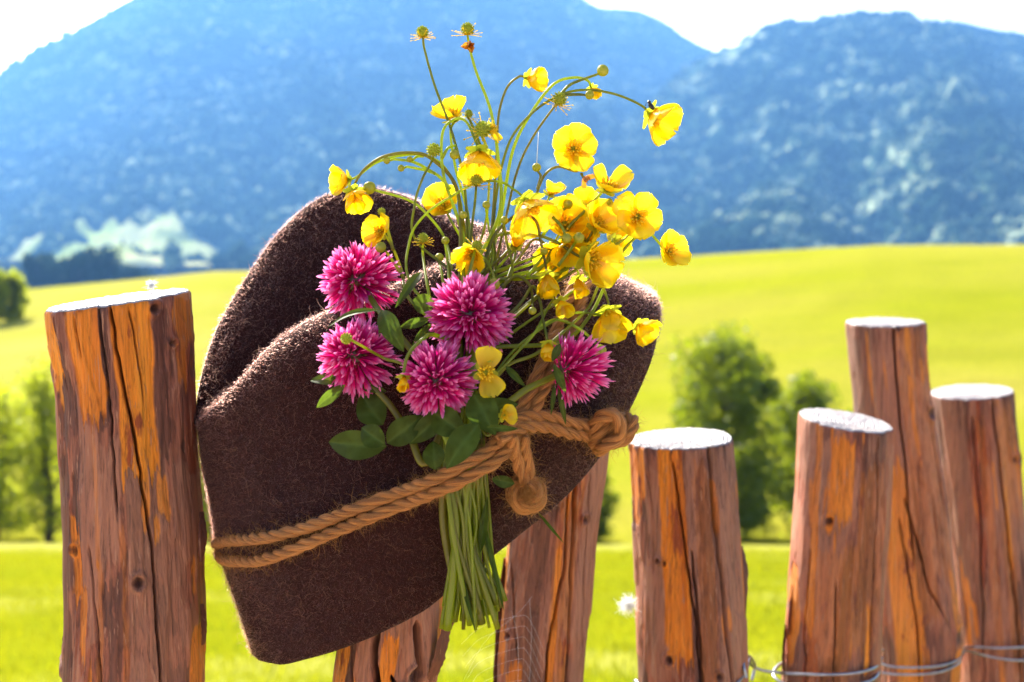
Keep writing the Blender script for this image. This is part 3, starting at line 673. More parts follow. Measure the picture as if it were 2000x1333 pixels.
        obj('bark_flake', mesh('bark_flake', Vf, Ff, M['wood'], False, {'peel': np.zeros(len(Vf)), 'knot': np.full(len(Vf), 0.15), 'grey': np.zeros(len(Vf)), 'plate': np.zeros(len(Vf))}), e)
    return e
post('fence_post', 'thick log post with bright orange peeled patches, beside the hat crown', 588,
     [(588, 90, 366), (640, 96, 369), (740, 119, 373), (900, 126, 380), (1050, 132, 389), (1200, 136, 396), (1333, 131, 398)], .645, (0.12, 0.05),
     [([(258, 590), (272, 700), (300, 850), (328, 1050), (345, 1333), (350, 1400)], 2.3, .009), ([(290, 600), (304, 690), (314, 800)], 1.5, .004), ([(148, 600), (155, 680), (172, 760)], 1.6, .004), ([(236, 590), (250, 720), (262, 880), (270, 1000)], 1.8, .005), ([(190, 600), (205, 700)], 1.4, .004), ([(215, 1040), (232, 1180), (240, 1333)], 1.8, .005)],
     [(-.99, -.62, 560, 725, 1), (-.42, 0.02, 560, 790, 1), (.18, .66, 560, 905, 1), (-.66, -.50, 1000, 1140, .95), (-.24, -.16, 700, 1333, .5), (.12, .2, 1000, 1400, .5)],
     [(328, 603, 9), (306, 1105, 11), (181, 1050, 8), (135, 1290, 10), (372, 1322, 6), (352, 672, 5)],
     [(.2, .75, 880, 1400, .7), (-.3, .15, 870, 1080, .35), (.6, 1, 900, 1400, .4), (-1.0, -.82, 700, 1400, .5)], 11,
     flakes=[([(392, 1000, .640), (394, 1050, .637), (391, 1098, .636)], 14, 0), ([(393, 1180, .640), (397, 1225, .638), (396, 1260, .638)], 8, 0), ([(133, 1215, .640), (128, 1260, .637), (132, 1300, .637)], 14, 0)])
post('fence_post', 'broken split log post carrying the felt hat', 960,
     [(960, 690, 880), (1150, 672, 868), (1250, 660, 868), (1333, 650, 850)], .655, (0.0, 0.1),
     [([(748, 1180), (742, 1260), (752, 1333), (756, 1400)], 5, .014), ([(700, 1200), (705, 1400)], 2, .006), ([(818, 1190), (826, 1290), (800, 1400)], 6, .016), ([(775, 1290), (795, 1330), (790, 1400)], 4, .01)],
     [(-.98, -.68, 1150, 1400, .8), (-.08, .22, 1215, 1330, .95)], [(815, 1290, 14), (790, 1318, 12)], [(.45, 1, 1150, 1400, .45), (.1, .4, 1200, 1290, .4)], 12,
     flakes=[([(862, 1262, .640), (874, 1220, .637), (885, 1192, .636)], 26, 0), ([(840, 1333, .642), (858, 1280, .637), (872, 1215, .637)], 30, 0)])
post('fence_post', 'dark split log post with red stripe behind the flower stems', 800,
     [(800, 1008, 1190), (900, 1002, 1183), (1070, 988, 1158), (1200, 972, 1150), (1333, 966, 1138)], .80, (0.0, 0.1),
     [([(1108, 900), (1100, 1080), (1065, 1250), (1060, 1400)], 2.5, .010), ([(1120, 900), (1112, 1080), (1102, 1300), (1100, 1400)], 4, .014), ([(1000, 1080), (1012, 1300)], 2, .006), ([(1150, 900), (1135, 1100), (1128, 1380)], 1.6, .005)],
     [(.08, .55, 900, 1420, .55), (-.75, -.45, 1275, 1400, .7), (.12, .26, 1050, 1420, .9)], [(1138, 1000, 7), (995, 1222, 6)],
     [(-.98, -.05, 1000, 1330, .35), (.6, 1, 860, 1420, .75)], 13,
     flakes=[([(985, 1090, .795), (976, 1180, .792), (968, 1300, .79), (964, 1380, .79)], 12, 0)])
post('fence_post', 'short log post with a broad orange stripe next to the rope knot', 858,
     [(858, 1227, 1430), (1000, 1233, 1440), (1150, 1240, 1450), (1333, 1245, 1456)], .86, (0.05, 0.04),
     [([(1370, 860), (1380, 960), (1400, 1180), (1420, 1400)], 4.2, .014), ([(1300, 880), (1318, 1000), (1345, 1200), (1360, 1400)], 2.6, .008), ([(1255, 900), (1268, 1000)], 1.5, .004), ([(1335, 1050), (1352, 1210), (1360, 1380)], 2.2, .006)],
     [(-.55, -.1, 840, 1255, 1), (-1.0, -.78, 860, 960, .9), (.05, .38, 900, 1400, .42)], [(1296, 1258, 8), (1388, 1288, 7), (1275, 1075, 4), (1287, 1078, 4)],
     [(.42, 1, 850, 1420, .65), (-.85, -.5, 960, 1250, .5)], 14,
     flakes=[([(1448, 1068, .855), (1455, 1120, .852), (1452, 1200, .85), (1446, 1260, .85)], 16, 0)])
post('fence_post', 'short log post with a sloping pale top in front of the tallest post', 822,
     [(822, 1562, 1741), (900, 1560, 1738), (1000, 1553, 1733), (1150, 1542, 1722), (1333, 1530, 1714)], .95, (-0.12, 0.09),
     [([(1690, 835), (1690, 950), (1680, 1150), (1670, 1400)], 2.6, .009), ([(1570, 1060), (1562, 1180), (1560, 1400)], 2.2, .006), ([(1610, 1120), (1605, 1333)], 1.6, .004)],
     [(-.52, -.05, 840, 1010, .9), (-.7, .1, 1060, 1400, .45), (.42, .55, 1160, 1280, .9), (.1, .7, 900, 1250, .35)], [(1600, 1000, 8)],
     [(-.7, -.3, 870, 1040, .4), (.25, .8, 820, 900, .5), (.0, .35, 1180, 1400, .5), (.75, 1, 830, 1200, .5)], 15,
     flakes=[([(1556, 1100, .945), (1546, 1180, .942), (1540, 1240, .94)], 12, 0), ([(1534, 1220, .944), (1530, 1280, .942), (1532, 1333, .94)], 10, 0)])
post('fence_post', 'tallest log post leaning with a dark knot hole low on its side', 630,
     [(630, 1654, 1803), (700, 1660, 1808), (800, 1672, 1818), (950, 1690, 1840), (1100, 1702, 1856), (1240, 1715, 1874), (1333, 1722, 1868)], 1.12, (0.02, 0.05),
     [([(1722, 630), (1735, 800), (1750, 950), (1762, 1100)], 2.4, .008), ([(1790, 780), (1815, 920), (1830, 1000)], 3.0, .009), ([(1745, 960), (1790, 1130), (1840, 1220)], 3.0, .006), ([(1735, 1000), (1765, 1180), (1775, 1333)], 2.2, .006)],
     [(-.75, -.2, 900, 1400, .7), (-.5, .3, 900, 1200, .45), (-.05, .8, 640, 1100, .38), (-.9, -.5, 850, 1000, .8)], [(1803, 802, 10), (1861, 1232, 17), (1731, 633, 6)],
     [(-1, -.45, 630, 900, .5), (-.8, -.4, 1000, 1400, .5)], 16)
post('fence_post', 'pale cut log post at the end of the fence with dark bark stripes', 766,
     [(766, 1818, 1974), (900, 1836, 1987), (1100, 1858, 2003), (1333, 1880, 2018)], 1.22, (0.08, 0.05),
     [([(1908, 770), (1930, 950), (1962, 1200), (1975, 1400)], 3.0, .010), ([(1872, 800), (1890, 1000), (1905, 1333)], 1.8, .005)],
     [(.2, .7, 780, 1010, .5), (-.3, -.1, 800, 1400, .5), (.1, .4, 1000, 1400, .4)], [(1970, 890, 8), (1955, 887, 6)],
     [(-.95, -.5, 770, 1200, .6), (-.1, .3, 770, 1150, .4)], 17)

# ------------------------------------------------------------------ jute rope
def strand_mesh(p, Rr, ph, turns, strands=3, K=12):
    p = np.asarray(p, float); n = len(p); T, N, B = frames(p)
    s = np.concatenate([[0], np.cumsum(np.linalg.norm(np.diff(p, axis=0), axis=1))])
    a = ph + s * turns * 2 * math.pi + 1.3 * (vn(s * 60, 0 * s, 0, 3) - 0.5)
    c = p + 0.52 * Rr * (np.cos(a)[:, None] * N + np.sin(a)[:, None] * B)
    T2, N2, B2 = frames(c); rr_ = 0.56 * Rr * (1 + 0.34 * (vn(s * 110, 0 * s, 0, int(ph * 10)) - 0.5))
    b = np.arange(K) * 2 * math.pi / K
    V = c[:, None] + rr_[:, None, None] * (np.cos(b)[None, :, None] * N2[:, None] + np.sin(b)[None, :, None] * B2[:, None])
    tw = (b[None, :] + s[:, None] * 350)
    i = np.arange(n - 1)[:, None] * K; j = np.arange(K)[None]; j2 = (j + 1) % K
    f = [tuple(int(z) for z in q) for q in np.stack([i + j, i + j2, i + K + j2, i + K + j], -1).reshape(-1, 4)] + [tuple(range(K - 1, -1, -1)), tuple(range((n - 1) * K, n * K))]
    U = np.cos(b - 0)[None, :] * 9 + 0 * s[:, None] + ph * 3; Vv = np.sin(b)[None] * 9 + s[:, None] * 90
    nn = N2[:, None] * np.cos(b)[None, :, None] + B2[:, None] * np.sin(b)[None, :, None]
    return V.reshape(-1, 3), f, U.ravel(), Vv.ravel(), nn.reshape(-1, 3), np.repeat(T2, K, 0)
FUZZ = []
def rope(parent, pts, Rr, turns=60, closed=False, step=0.0010, name='strand', ph0=0.0):
    p = crom(pts, 400); s = np.concatenate([[0], np.cumsum(np.linalg.norm(np.diff(p, axis=0), axis=1))])
    n = max(8, int(s[-1] / step)); t = np.linspace(0, s[-1], n); p = np.stack([np.interp(t, s, p[:, k]) for k in range(3)], -1)
    for q in range(3):
        V, f, U, Vv, nn, TT = strand_mesh(p, Rr, ph0 + q * 2.094, turns)
        obj(name, mesh(name, V, f, M['rope'], True, {'u': U, 'v': Vv}), parent); FUZZ.append((V, nn, TT))
rp = thing('jute_rope', P(760, 1000, .55), 'brown jute rope tied round the felt hat and flower stems', 'rope')
RR = 0.0027
# (px, py, lift above the hat): upper rope and lower rope of the doubled loop
upA = [(1122, 548, .004), (1100, 615, .005), (1068, 690, .006), (1035, 765, .008), (1000, 835, .012), (955, 880, .017), (905, 908, .019), (850, 936, .015), (780, 962, .006), (700, 992, .004), (600, 1030, .004), (510, 1052, .004), (452, 1056, .004)]
upB = [(1146, 552, .004), (1126, 622, .005), (1092, 700, .006), (1056, 772, .008), (1016, 848, .013), (972, 898, .017), (918, 930, .019), (862, 957, .015), (790, 985, .006), (705, 1018, .004), (605, 1060, .004), (515, 1094, .004), (455, 1096, .004)]
def loop(pts, dy, lft):
    fr = [on_hat(x, y, o) for x, y, o in pts]
    bk = [P(lft, 1065 + dy, .643), P(438, 1058 + dy * .5, .672), P(480, 1040 + dy * .5, .700), P(640, 940, .745), P(840, 790, .756), P(1000, 640, .745), P(1120, 545, .705), P(1165 + dy * .2, 522, .66)]
    return fr, bk
for pts, dy, lft in ((upA, -3, 424), (upB, 22, 430)):
    fr, bk = loop(pts, dy, lft)
    rope(rp, fr + bk[:-1] + [bk[-1], fr[0]], RR, 44, ph0=dy * .1)
H = lambda x, y, o: on_hat(x, y, o, .585)
# tail running to the knot at the brim, doubled
rope(rp, [H(985, 846, .018), H(1010, 820, .016), H(1060, 812, .009), H(1110, 824, .008), H(1165, 836, .009)], RR * 0.98, 44)
rope(rp, [H(975, 862, .020), H(1010, 838, .018), H(1060, 834, .010), H(1110, 846, .009), H(1170, 856, .009)], RR * 0.98, 44, ph0=1)
def knot(cx, cy, d, rx, ry, tilt, loops, Rr, dz, name='knot_strand'):
    pts = []
    for q in range(int(loops * 10) + 1):
        a = q / 10 * 2 * math.pi; t = q / (loops * 10) - 0.5
        ex, ey_ = rx * math.cos(a), ry * math.sin(a)
        lx = t * dz
        c, s = math.cos(tilt), math.sin(tilt)
        X = lx * 1.0 + 0.25 * ex * 0; Yy = ex; Zz = ey_
        pts.append(P(cx + (X * c - Yy * s), cy + (X * s + Yy * c), d - Zz * d / F))
    return pts
kd = (hat_d(1180, 830) or .6) - 0.013
rope(rp, knot(1188, 842, kd, 32, 26, 0.45, 1.6, RR, 34), RR * 1.15, 44, name='knot_strand')
rope(rp, [P(1160, 868, kd + .004), P(1165, 822, kd - .010), P(1200, 812, kd - .013), P(1212, 850, kd - .010), P(1180, 872, kd - .008), P(1168, 880, kd + .008)], RR * 1.1, 44, name='knot_strand', ph0=.5)
rope(rp, [P(1196, 868, kd - .004), P(1222, 856, kd - .008), P(1238, 826, kd - .006), P(1222, 818, kd + .004), P(1205, 840, kd + .010)], RR * 1.0, 44, name='knot_strand', ph0=.9)
# hanging tail with an end knot
rope(rp, [H(1000, 848, .020), H(1003, 872, .016), H(1012, 905, .010), H(1026, 945, .010)], RR * 1.0, 44)
rope(rp, [H(1022, 850, .016), H(1024, 875, .013), H(1030, 905, .010), H(1036, 945, .010)], RR * 0.95, 44, ph0=2)
ed = (hat_d(1030, 965) or .575) - 0.009
def coil(r0, r1, loops, dz0, dz1):
    return [P(1030 + (r0 + (r1 - r0) * t) * math.cos(a), 965 + (r0 + (r1 - r0) * t) * 0.98 * math.sin(a), ed + dz0 + (dz1 - dz0) * t) for t, a in ((q / (loops * 12), q / 12 * 2 * math.pi - 1.5) for q in range(int(loops * 12) + 1))]
rope(rp, coil(26, 30, 1.0, .000, -.001), RR * 1.1, 44, name='knot_strand')
rope(rp, coil(20, 27, 1.15, -.005, -.0045), RR * 0.95, 44, name='knot_strand', ph0=1.1)
rope(rp, coil(5, 15, 1.6, .003, -.0035), RR * 0.95, 44, name='knot_strand', ph0=2.1)
fv = np.concatenate([a[0] for a in FUZZ]); fn = np.concatenate([a[1] for a in FUZZ]); ft = np.concatenate([a[2] for a in FUZZ])
ix = rng.choice(len(fv), 26000); K = 6; p = fv[ix]; d = fn[ix] * 0.6 + ft[ix] * rng.choice([-1, 1], (len(ix), 1)) * 0.9 + rng.normal(size=(len(ix), 3)) * 0.4
d /= np.linalg.norm(d, axis=1)[:, None]; Ln = 0.0012 + 0.0085 * rng.random((len(ix), 1)) ** 3; pts = [p]
for q in range(1, K):
    d = d + rng.normal(size=d.shape) * 0.28; d /= np.linalg.norm(d, axis=1)[:, None]; pts.append(pts[-1] + d * Ln / (K - 1))
nq = 1500; c0_ = np.array(P(1030, 965, ed - .003)); q0 = rng.normal(size=(nq, 3)) * .0026; tt = rng.normal(size=(nq, 3)) * .0030 - np.array(FWD) * .0015
hair('frayed_end', c0_ + np.stack([q0, q0 + tt * .5 + rng.normal(size=(nq, 3)) * .0006, q0 + tt], 1), np.array([.00006, .00005, .00003]), M['rope_fibre'], rp)
hair('frayed_fibres', np.stack(pts, 1), np.array([1, 1, 1, .9, .8, .4]) * 0.00004, M['rope_fibre'], rp)

# ------------------------------------------------------------------ the bunch of flowers
def petal_mesh(seed, notch=0.06):
    r = np.random.default_rng(seed); nu, nv = 9, 9; V = []
    for i in range(nv):
        t = i / (nv - 1)
        wd = 0.09 + 0.37 * math.sin(min(1.0, t * 1.08) ** 0.85 * math.pi * 0.62) ** 1.1
        if t > 0.72: wd *= math.sqrt(max(0.04, 1 - ((t - 0.72) / 0.285) ** 2.6))
        for j in range(nu):
            q = (j / (nu - 1) - 0.5) * 2
            y = t * (1 - 0.04 * q * q * t) - (notch * math.exp(-(q / 0.25) ** 2) if i == nv - 1 else 0)
            z = 0.42 * wd * q * q + 0.20 * t * t + 0.035 * math.sin(q * 5 + seed * 2) * t + 0.012 * r.normal() * t
            V.append((q * wd, y, z))
    f = [(i * nu + j, i * nu + j + 1, (i + 1) * nu + j + 1, (i + 1) * nu + j) for i in range(nv - 1) for j in range(nu - 1)]
    return mesh('petal', V, f, M['petal'], True, {'tip': [i / (nv - 1) for i in range(nv) for j in range(nu)]})
PET = [petal_mesh(q, 0.05 + 0.05 * (q % 3)) for q in range(5)]
def stamen_mesh(n, seed, ln=0.42, spread=1.0):
    r = np.random.default_rng(seed); mb = MB()
    for q in range(n):
        a = q * 2.399; t = 0.15 + 0.85 * math.sqrt((q + .5) / n); th = t * spread
        d = np.array([math.sin(th) * math.cos(a), math.sin(th) * math.sin(a), math.cos(th)]); L_ = ln * (0.75 + 0.4 * r.random())
        b = d * 0.06; m_ = d * L_ * 0.6 + r.normal(size=3) * 0.02; e = d * L_ + [0, 0, 0.05 * L_]
        mb.add(*tube([b, m_, e * 0.9], [0.028, 0.024, 0.022], 4)); mb.add(*ball(e, 0.045, 5, 4, (1, 1, 1.7), d))
    return mb.mesh('stamens', M['stamen'])
STA = [stamen_mesh(22, q, 0.36) for q in range(3)]
def seed_mesh(seed):
    r = np.random.default_rng(seed); mb = MB(); mb.add(*ball((0, 0, 0.45), 0.42, 10, 8))
    for q in range(44):
        z = 1 - 1.7 * (q + .5) / 44; a = q * 2.399; s = math.sqrt(max(0, 1 - z * z)); d = np.array([s * math.cos(a), s * math.sin(a), z])
        c = d * 0.40 + [0, 0, 0.45]; mb.add(*ball(c + d * 0.06, 0.115, 5, 4, (1, 0.6, 1.25), d)); mb.add(*tube([c + d * .12, c + d * 0.24 + r.normal(size=3) * .02], [.04, .008], 4))
    return mb.mesh('seed_head', M['seed'])
SEED = [seed_mesh(q) for q in range(2)]
RAYS = [stamen_mesh(16, 9, 0.95, 1.9), stamen_mesh(22, 8, 0.85, 2.0)]
def bud_mesh():
    V = []; f = []; nu, nv = 20, 9
    for i in range(nv + 1):
        t = 0.5 - 0.5 * math.cos(math.pi * (0.04 + 0.94 * i / nv)); rr_ = 2 * math.sqrt(t * (1 - t))
        for j in range(nu):
            a = 2 * math.pi * j / nu; g = 1 - 0.10 * math.exp(-(((a * 5 / (2 * math.pi)) % 1 - 0.5) / 0.12) ** 2) * min(1, t * 2)
            V.append((rr_ * g * math.cos(a), rr_ * g * math.sin(a), t * 1.9))
    for i in range(nv):
        for j in range(nu): f.append((i * nu + j, i * nu + (j + 1) % nu, (i + 1) * nu + (j + 1) % nu, (i + 1) * nu + j))
    f.append(tuple(range(nu - 1, -1, -1))); f.append(tuple(range(nv * nu, nv * nu + nu)))
    return mesh('bud', V, f, M['bud'])
BUD = bud_mesh()
def sepal_mesh():
    mb = MB()
    for q in range(5):
        a = q * 1.2566; d = np.array([math.cos(a), math.sin(a), 0]); e = np.array([-math.sin(a), math.cos(a), 0]); V = []
        for i in range(5):
            t = i / 4; wd = 0.17 * math.sin(0.35 + t * 2.5)
            for s in (-1, 0, 1): V.append(d * (0.05 + 0.45 * t) + e * wd * s + np.array([0, 0, -0.06 + 0.10 * t * t + 0.04 * abs(s)]))
        mb.add(V, [(i * 3 + j, i * 3 + j + 1, i * 3 + j + 4, i * 3 + j + 3) for i in range(4) for j in range(2)])
    mb.add(*ball((0, 0, -0.03), 0.09, 8, 6)); return mb.mesh('calyx', M['seed'])
SEP = sepal_mesh()
def basis(n, roll=0.0):
    q = n.to_track_quat('Z', 'Y'); return q.to_matrix().to_4x4() @ Matrix.Rotation(roll, 4, 'Z')
def depth_at(x, y, off):
    d = hat_d(x, y); return min(.592, d - 0.012) - off if d else .592 - off
def head(e, kind, x, y, r, face, opening=60, dep=0.0, pets=5, seed=0):
    """a flower head of pixel radius r centred on (x, y); returns the point where its stalk meets it"""
    rn = random.Random(seed); d = depth_at(x, y, dep); k = d / F; L_ = r * k; n = cdir(*face)
    c = P(x, y, d)
    if kind in ('F', 'C'):
        op = R(opening); Ln = L_ * ((1.17 if opening > 62 else 1.42) if kind == 'F' else 1.65)
        base = c - n * Ln * math.cos(op) * 0.55; ro = rn.random() * 6.28; B = basis(n, ro)
        lst = range(pets) if isinstance(pets, int) else pets
        for q in lst:
            o_ = math.pi / 2 - op + R(rn.uniform(-14, 12)); s = Ln * rn.uniform(0.92, 1.06)
            m = Matrix.Translation(base) @ B @ Matrix.Rotation(q * 2 * math.pi / 5 + rn.uniform(-.1, .1), 4, 'Z') @ Matrix.Translation((0, 0.03 * s, 0.01 * s * (q % 2))) @ Matrix.Rotation(o_, 4, 'X') @ Matrix.Rotation(rn.uniform(-.12, .12), 4, 'Y') @ Matrix.Diagonal((s * (1.0 if kind == 'F' else 0.85) * rn.uniform(.95, 1.1), s, s, 1))
            obj('petal', PET[rn.randrange(5)], e, m)
        m = Matrix.Translation(base) @ B @ Matrix.Diagonal((Ln, Ln, Ln, 1))
        if kind == 'F':
            obj('stamens', STA[rn.randrange(3)], e, m)
            obj('seed_head', SEED[rn.randrange(2)], e, m @ Matrix.Diagonal((.2, .2, .26, 1)))
        obj('calyx', SEP, e, m)
        return base - n * Ln * 0.06
    if kind == 'S':
        s = L_ * 0.95; base = c - n * s * 0.5; m = Matrix.Translation(base) @ basis(n, rn.random() * 6) @ Matrix.Diagonal((s, s, s, 1))
        obj('seed_head', SEED[rn.randrange(2)], e, m); obj('stamens', RAYS[rn.randrange(2)], e, m @ Matrix.Diagonal((1.35, 1.35, .9, 1)))
        return base
    if kind == 'G':                    # bare green seed head
        s = L_ * 1.15; base = c - n * s * 0.5; obj('seed_head', SEED[rn.randrange(2)], e, Matrix.Translation(base) @ basis(n, rn.random() * 6) @ Matrix.Diagonal((s, s, s, 1))); return base
    if kind == 'B':
        s = L_; base = c - n * s; obj('bud', BUD, e, Matrix.Translation(base) @ basis(n, rn.random() * 6) @ Matrix.Diagonal((s, s, s, 1))); return base
    if kind == 'W':                    # shrivelled brown petals
        s = L_ * 1.4; base = c - n * s * .4
        for q in range(4):
            m = Matrix.Translation(base) @ basis(n, q * 1.7) @ Matrix.Rotation(R(rn.uniform(-40, 60)), 4, 'X') @ Matrix.Diagonal((s * .55, s, s * 2.2, 1))
            o = obj('petal', WIT, e, m)
        return base
WIT = petal_mesh(9); WIT.materials[0] = M['wither']
NSTEM = [0]
def stem_obj(e, pts, r0, r1, name='stem', n=None):
    p = crom(pts, n or max(14, 7 * len(pts))); t = np.linspace(0, 1, len(p))
    rr_ = r0 + (r1 - r0) * t; V, f = tube(p, rr_, 7)
    return obj(name, mesh(name, V, f, M[('stem', 'stem2', 'stem', 'stem4', 'stem', 'stem3')[NSTEM[0] % 6]]), e)
def lower(x_top, i, y_from):
    """the way down from the head: through the waist of the bunch, under the rope, to the cut end"""
    g = ((i * 0.618) % 1.0); side = max(-1, min(1, (x_top - 960) / 300)); q = max(-1, min(1, 0.6 * side + 0.8 * (g - 0.5)))
    lay = ((i * 0.382) % 1.0); h_ = ((i * 0.7548) % 1.0)
    pts = []
    if y_from < 560: pts.append((925 + 55 * q, 560, .010 + .012 * lay))
    if y_from < 690: pts.append((915 + 48 * q, 690, .010 + .012 * lay))
    pts += [(905 + 42 * q, 800, .009 + .010 * lay), (900 + 56 * q, 905, .006 + .008 * lay), (908 + 66 * (0.6 * q + 0.6 * (((i * .569) % 1) - .5)), 1030, .004 + .014 * lay)]
    ends = (918 + 82 * (0.45 * q + 1.25 * (h_ - .5)), 1150 + 82 * ((i * 0.73) % 1.0) ** .7, .006 + .016 * lay)
    P3 = []
    for (x, y, o) in pts: P3.append(on_hat(x, y, o, .585))
    P3.append(P(ends[0], ends[1], .566 - ends[2] * .6)); return P3
def stalk(label, hd, way, extra=(), name='buttercup', cat='flower', thick=.0010, down=True):
    """hd: head; way: (x, y[, offset]) points from the head towards the bunch; extra: [(head, way from the head to the branching point)]"""
    NSTEM[0] += 1; i = NSTEM[0]
    kind, x, y, r, face, op, dep, pets = (list(hd) + [60, 0.0, 5][len(hd) - 5:])[:8] if len(hd) < 8 else hd
    tip = P(912, 1200, .562)
    e = thing(name, tip, label, cat, 'flowers in the bunch')
    s = head(e, kind, x, y, r, face, op, dep, pets, i)
    mid = [P(w_[0], w_[1], depth_at(w_[0], w_[1], (w_[2] if len(w_) > 2 else dep * .6))) for w_ in way]
    ly = way[-1][1] if way else y
    pts = [s] + mid + (lower(x, i, ly) if down else [])
    stem_obj(e, pts, thick * .55, thick * (0.66 + 0.75 * ((i * .437) % 1) ** 2))
    for q, (h2, w2) in enumerate(extra):
        h2 = list(h2) + [60, 0.0, 5][len(h2) - 5:] if len(h2) < 8 else h2
        s2 = head(e, *h2[:8], seed=i * 10 + q)
        stem_obj(e, [s2] + [P(a[0], a[1], depth_at(a[0], a[1], (a[2] if len(a) > 2 else h2[6] * .6))) for a in w2], thick * .5, thick * .8, 'side_stem')
    return e
# --- seed heads and blossoms above the hat
stalk('buttercup seed head highest above the hat, the outer of two tall ones', ('S', 825, 62, 23, (-.1, 1, .1), 0, .01, 5), [(830, 100), (850, 170), (880, 250), (905, 345), (912, 440)])
stalk('tall buttercup seed head with shrivelled brown petals below it', ('S', 913, 56, 25, (0, 1, .1), 0, .012, 5), [(917, 92), (930, 140), (958, 215), (972, 300), (975, 420)], [(('W', 916, 88, 20, (.2, -.3, .9), 0, .013, 5), [(918, 92, .012)])])
stalk('pale buttercup blossom nodding highest, seen from behind', ('F', 1043, 156, 30, (.75, -.25, .45), 48, .0, 5), [(1014, 150), (990, 172), (974, 225), (970, 300), (962, 430)])
stalk('pale translucent buttercup behind the tall seed head stalk', ('F', 884, 222, 36, (-.25, .8, .5), 62, -.008, (0, 1, 3, 4)), [(880, 260), (890, 330), (915, 430)])
stalk('tattered buttercup with one petal left, between two tall stalks', ('S', 943, 252, 30, (.1, .35, .9), 0, .012, 5), [(948, 290), (955, 360), (945, 450)], [(('F', 962, 250, 26, (.6, .2, .6), 75, .010, (0,)), [(948, 262, .012)]), (('S', 915, 222, 16, (.2, .8, .5), 0, .004, 5), [(920, 240), (940, 290, .01)])])
stalk('broad yellow buttercup hanging like a bell above the green seed heads', ('F', 936, 312, 46, (.05, -.88, .42), 58, .016, 5), [(926, 270), (912, 240), (892, 232), (868, 250), (862, 290), (868, 350), (895, 430)], [(('B', 888, 303, 10, (0, -1, .2), 0, .012, 5), [(890, 285), (875, 290, .012), (863, 310, .012)])])
stalk('round green spiky seed head left of the hanging bell blossom', ('G', 847, 293, 22, (.1, .8, .6), 0, .014, 5), [(842, 318), (825, 350), (810, 400), (812, 470)])
stalk('buttercup at the far end of the longest drooping stalk over the hat', ('F', 668, 352, 28, (-.75, -.1, .6), 52, .0, 5), [(698, 345), (735, 318), (785, 304), (830, 304), (870, 330), (900, 400)], [(('B', 783, 329, 7, (-1, -.2, .2), 0, .004, 5), [(800, 327), (850, 340), (880, 370)]), (('B', 755, 314, 7, (-1, -.1, .3), 0, .006, 5), [(775, 312), (810, 318), (850, 340)]), (('B', 800, 311, 6, (-.9, .3, .3), 0, .008, 5), [(815, 306), (828, 305)])])
stalk('deep yellow buttercup hanging against the hat top, below the drooping one', ('F', 694, 388, 34, (.25, -.8, .55), 42, .010, 5), [(697, 352), (715, 328), (750, 306), (800, 299), (845, 312), (895, 380)])
stalk('half open buttercup bud resting on the top edge of the hat', ('B', 721, 367, 13, (-.9, .3, .4), 0, .006, 5), [(740, 374), (795, 390), (830, 415), (870, 470)])
stalk('orange yellow buttercup facing sideways in front of the hat dent', ('F', 740, 452, 34, (-.55, .05, .8), 66, .012, 5), [(765, 480), (785, 530), (800, 585)], [(('G', 745, 413, 12, (-.2, .9, .4), 0, .012, 5), [(752, 430), (768, 490)]), (('B', 743, 483, 11, (-.8, .6, .3), 0, .022, 5), [(760, 500), (790, 545)])])
stalk('pale buttercup half hidden behind the hat top edge', ('F', 864, 398, 40, (-.2, .35, .75), 66, -.022, 5), [(880, 430), (905, 480)])
stalk('green and yellow seed head under the hanging bell blossom', ('S', 930, 352, 24, (0, .9, .3), 0, .016, 5), [(928, 390), (922, 440), (915, 500)])
stalk('largest yellow buttercup bell in the middle of the bunch', ('F', 1036, 408, 52, (.35, -.78, .5), 58, .020, 5), [(1006, 372), (975, 355), (930, 358), (880, 385), (830, 420), (800, 470), (805, 560)])
stalk('full open buttercup facing straight out beside the blue mountain', ('F', 1120, 291, 44, (.05, .12, 1), 74, .004, 5), [(1128, 334), (1090, 326), (1062, 345), (1040, 400), (1000, 480)], [(('W', 1143, 350, 15, (.5, -.5, .7), 0, .006, 5), [(1136, 340)]), (('B', 1048, 327, 9, (-.3, .9, .3), 0, .0, 5), [(1056, 345), (1050, 370)])])
stalk('raised buttercup just below the open facing one, opening upwards', ('F', 1190, 357, 40, (.15, .72, .65), 58, .008, (0, 1, 2, 4)), [(1180, 372), (1140, 415), (1110, 445), (1060, 520)], [(('B', 1190, 395, 8, (.9, -.1, .3), 0, .008, 5), [(1172, 392), (1150, 405)])])
stalk('buttercup with a green centre facing out at the cluster edge', ('F', 1245, 424, 46, (.1, .08, 1), 78, .012, 5), [(1225, 463), (1180, 490), (1120, 530), (1050, 580)])
stalk('pale lemon buttercup standing alone in front of the field edge', ('F', 1309, 490, 40, (.55, .3, .75), 70, .0, 5), [(1283, 470), (1262, 455), (1225, 480), (1190, 540), (1150, 620), (1090, 670)])
stalk('buttercup farthest out on a long arching stalk with an insect on it', ('F', 1287, 232, 44, (.72, -.42, .5), 50, .0, 5), [(1252, 206), (1200, 184), (1140, 176), (1090, 188), (1035, 225), (990, 290), (965, 420)], [(('B', 1178, 138, 12, (.8, .5, .2), 0, .0, 5), [(1160, 148), (1115, 165), (1095, 185)]), (('B', 1152, 186, 9, (1, 0, .3), 0, .004, 5), [(1130, 185), (1100, 186)])])
stalk('small cupped buttercup tucked under the arching stalk', ('C', 1162, 180, 17, (.45, -.6, .6), 30, -.004, 5), [(1148, 158), (1120, 152), (1080, 166), (1035, 225), (1000, 300), (975, 440)])
stalk('ragged yellow seed head below the arching stalk', ('S', 1093, 193, 27, (.3, .75, .5), 0, .004, 5), [(1078, 215), (1040, 270), (1010, 335), (985, 440)])
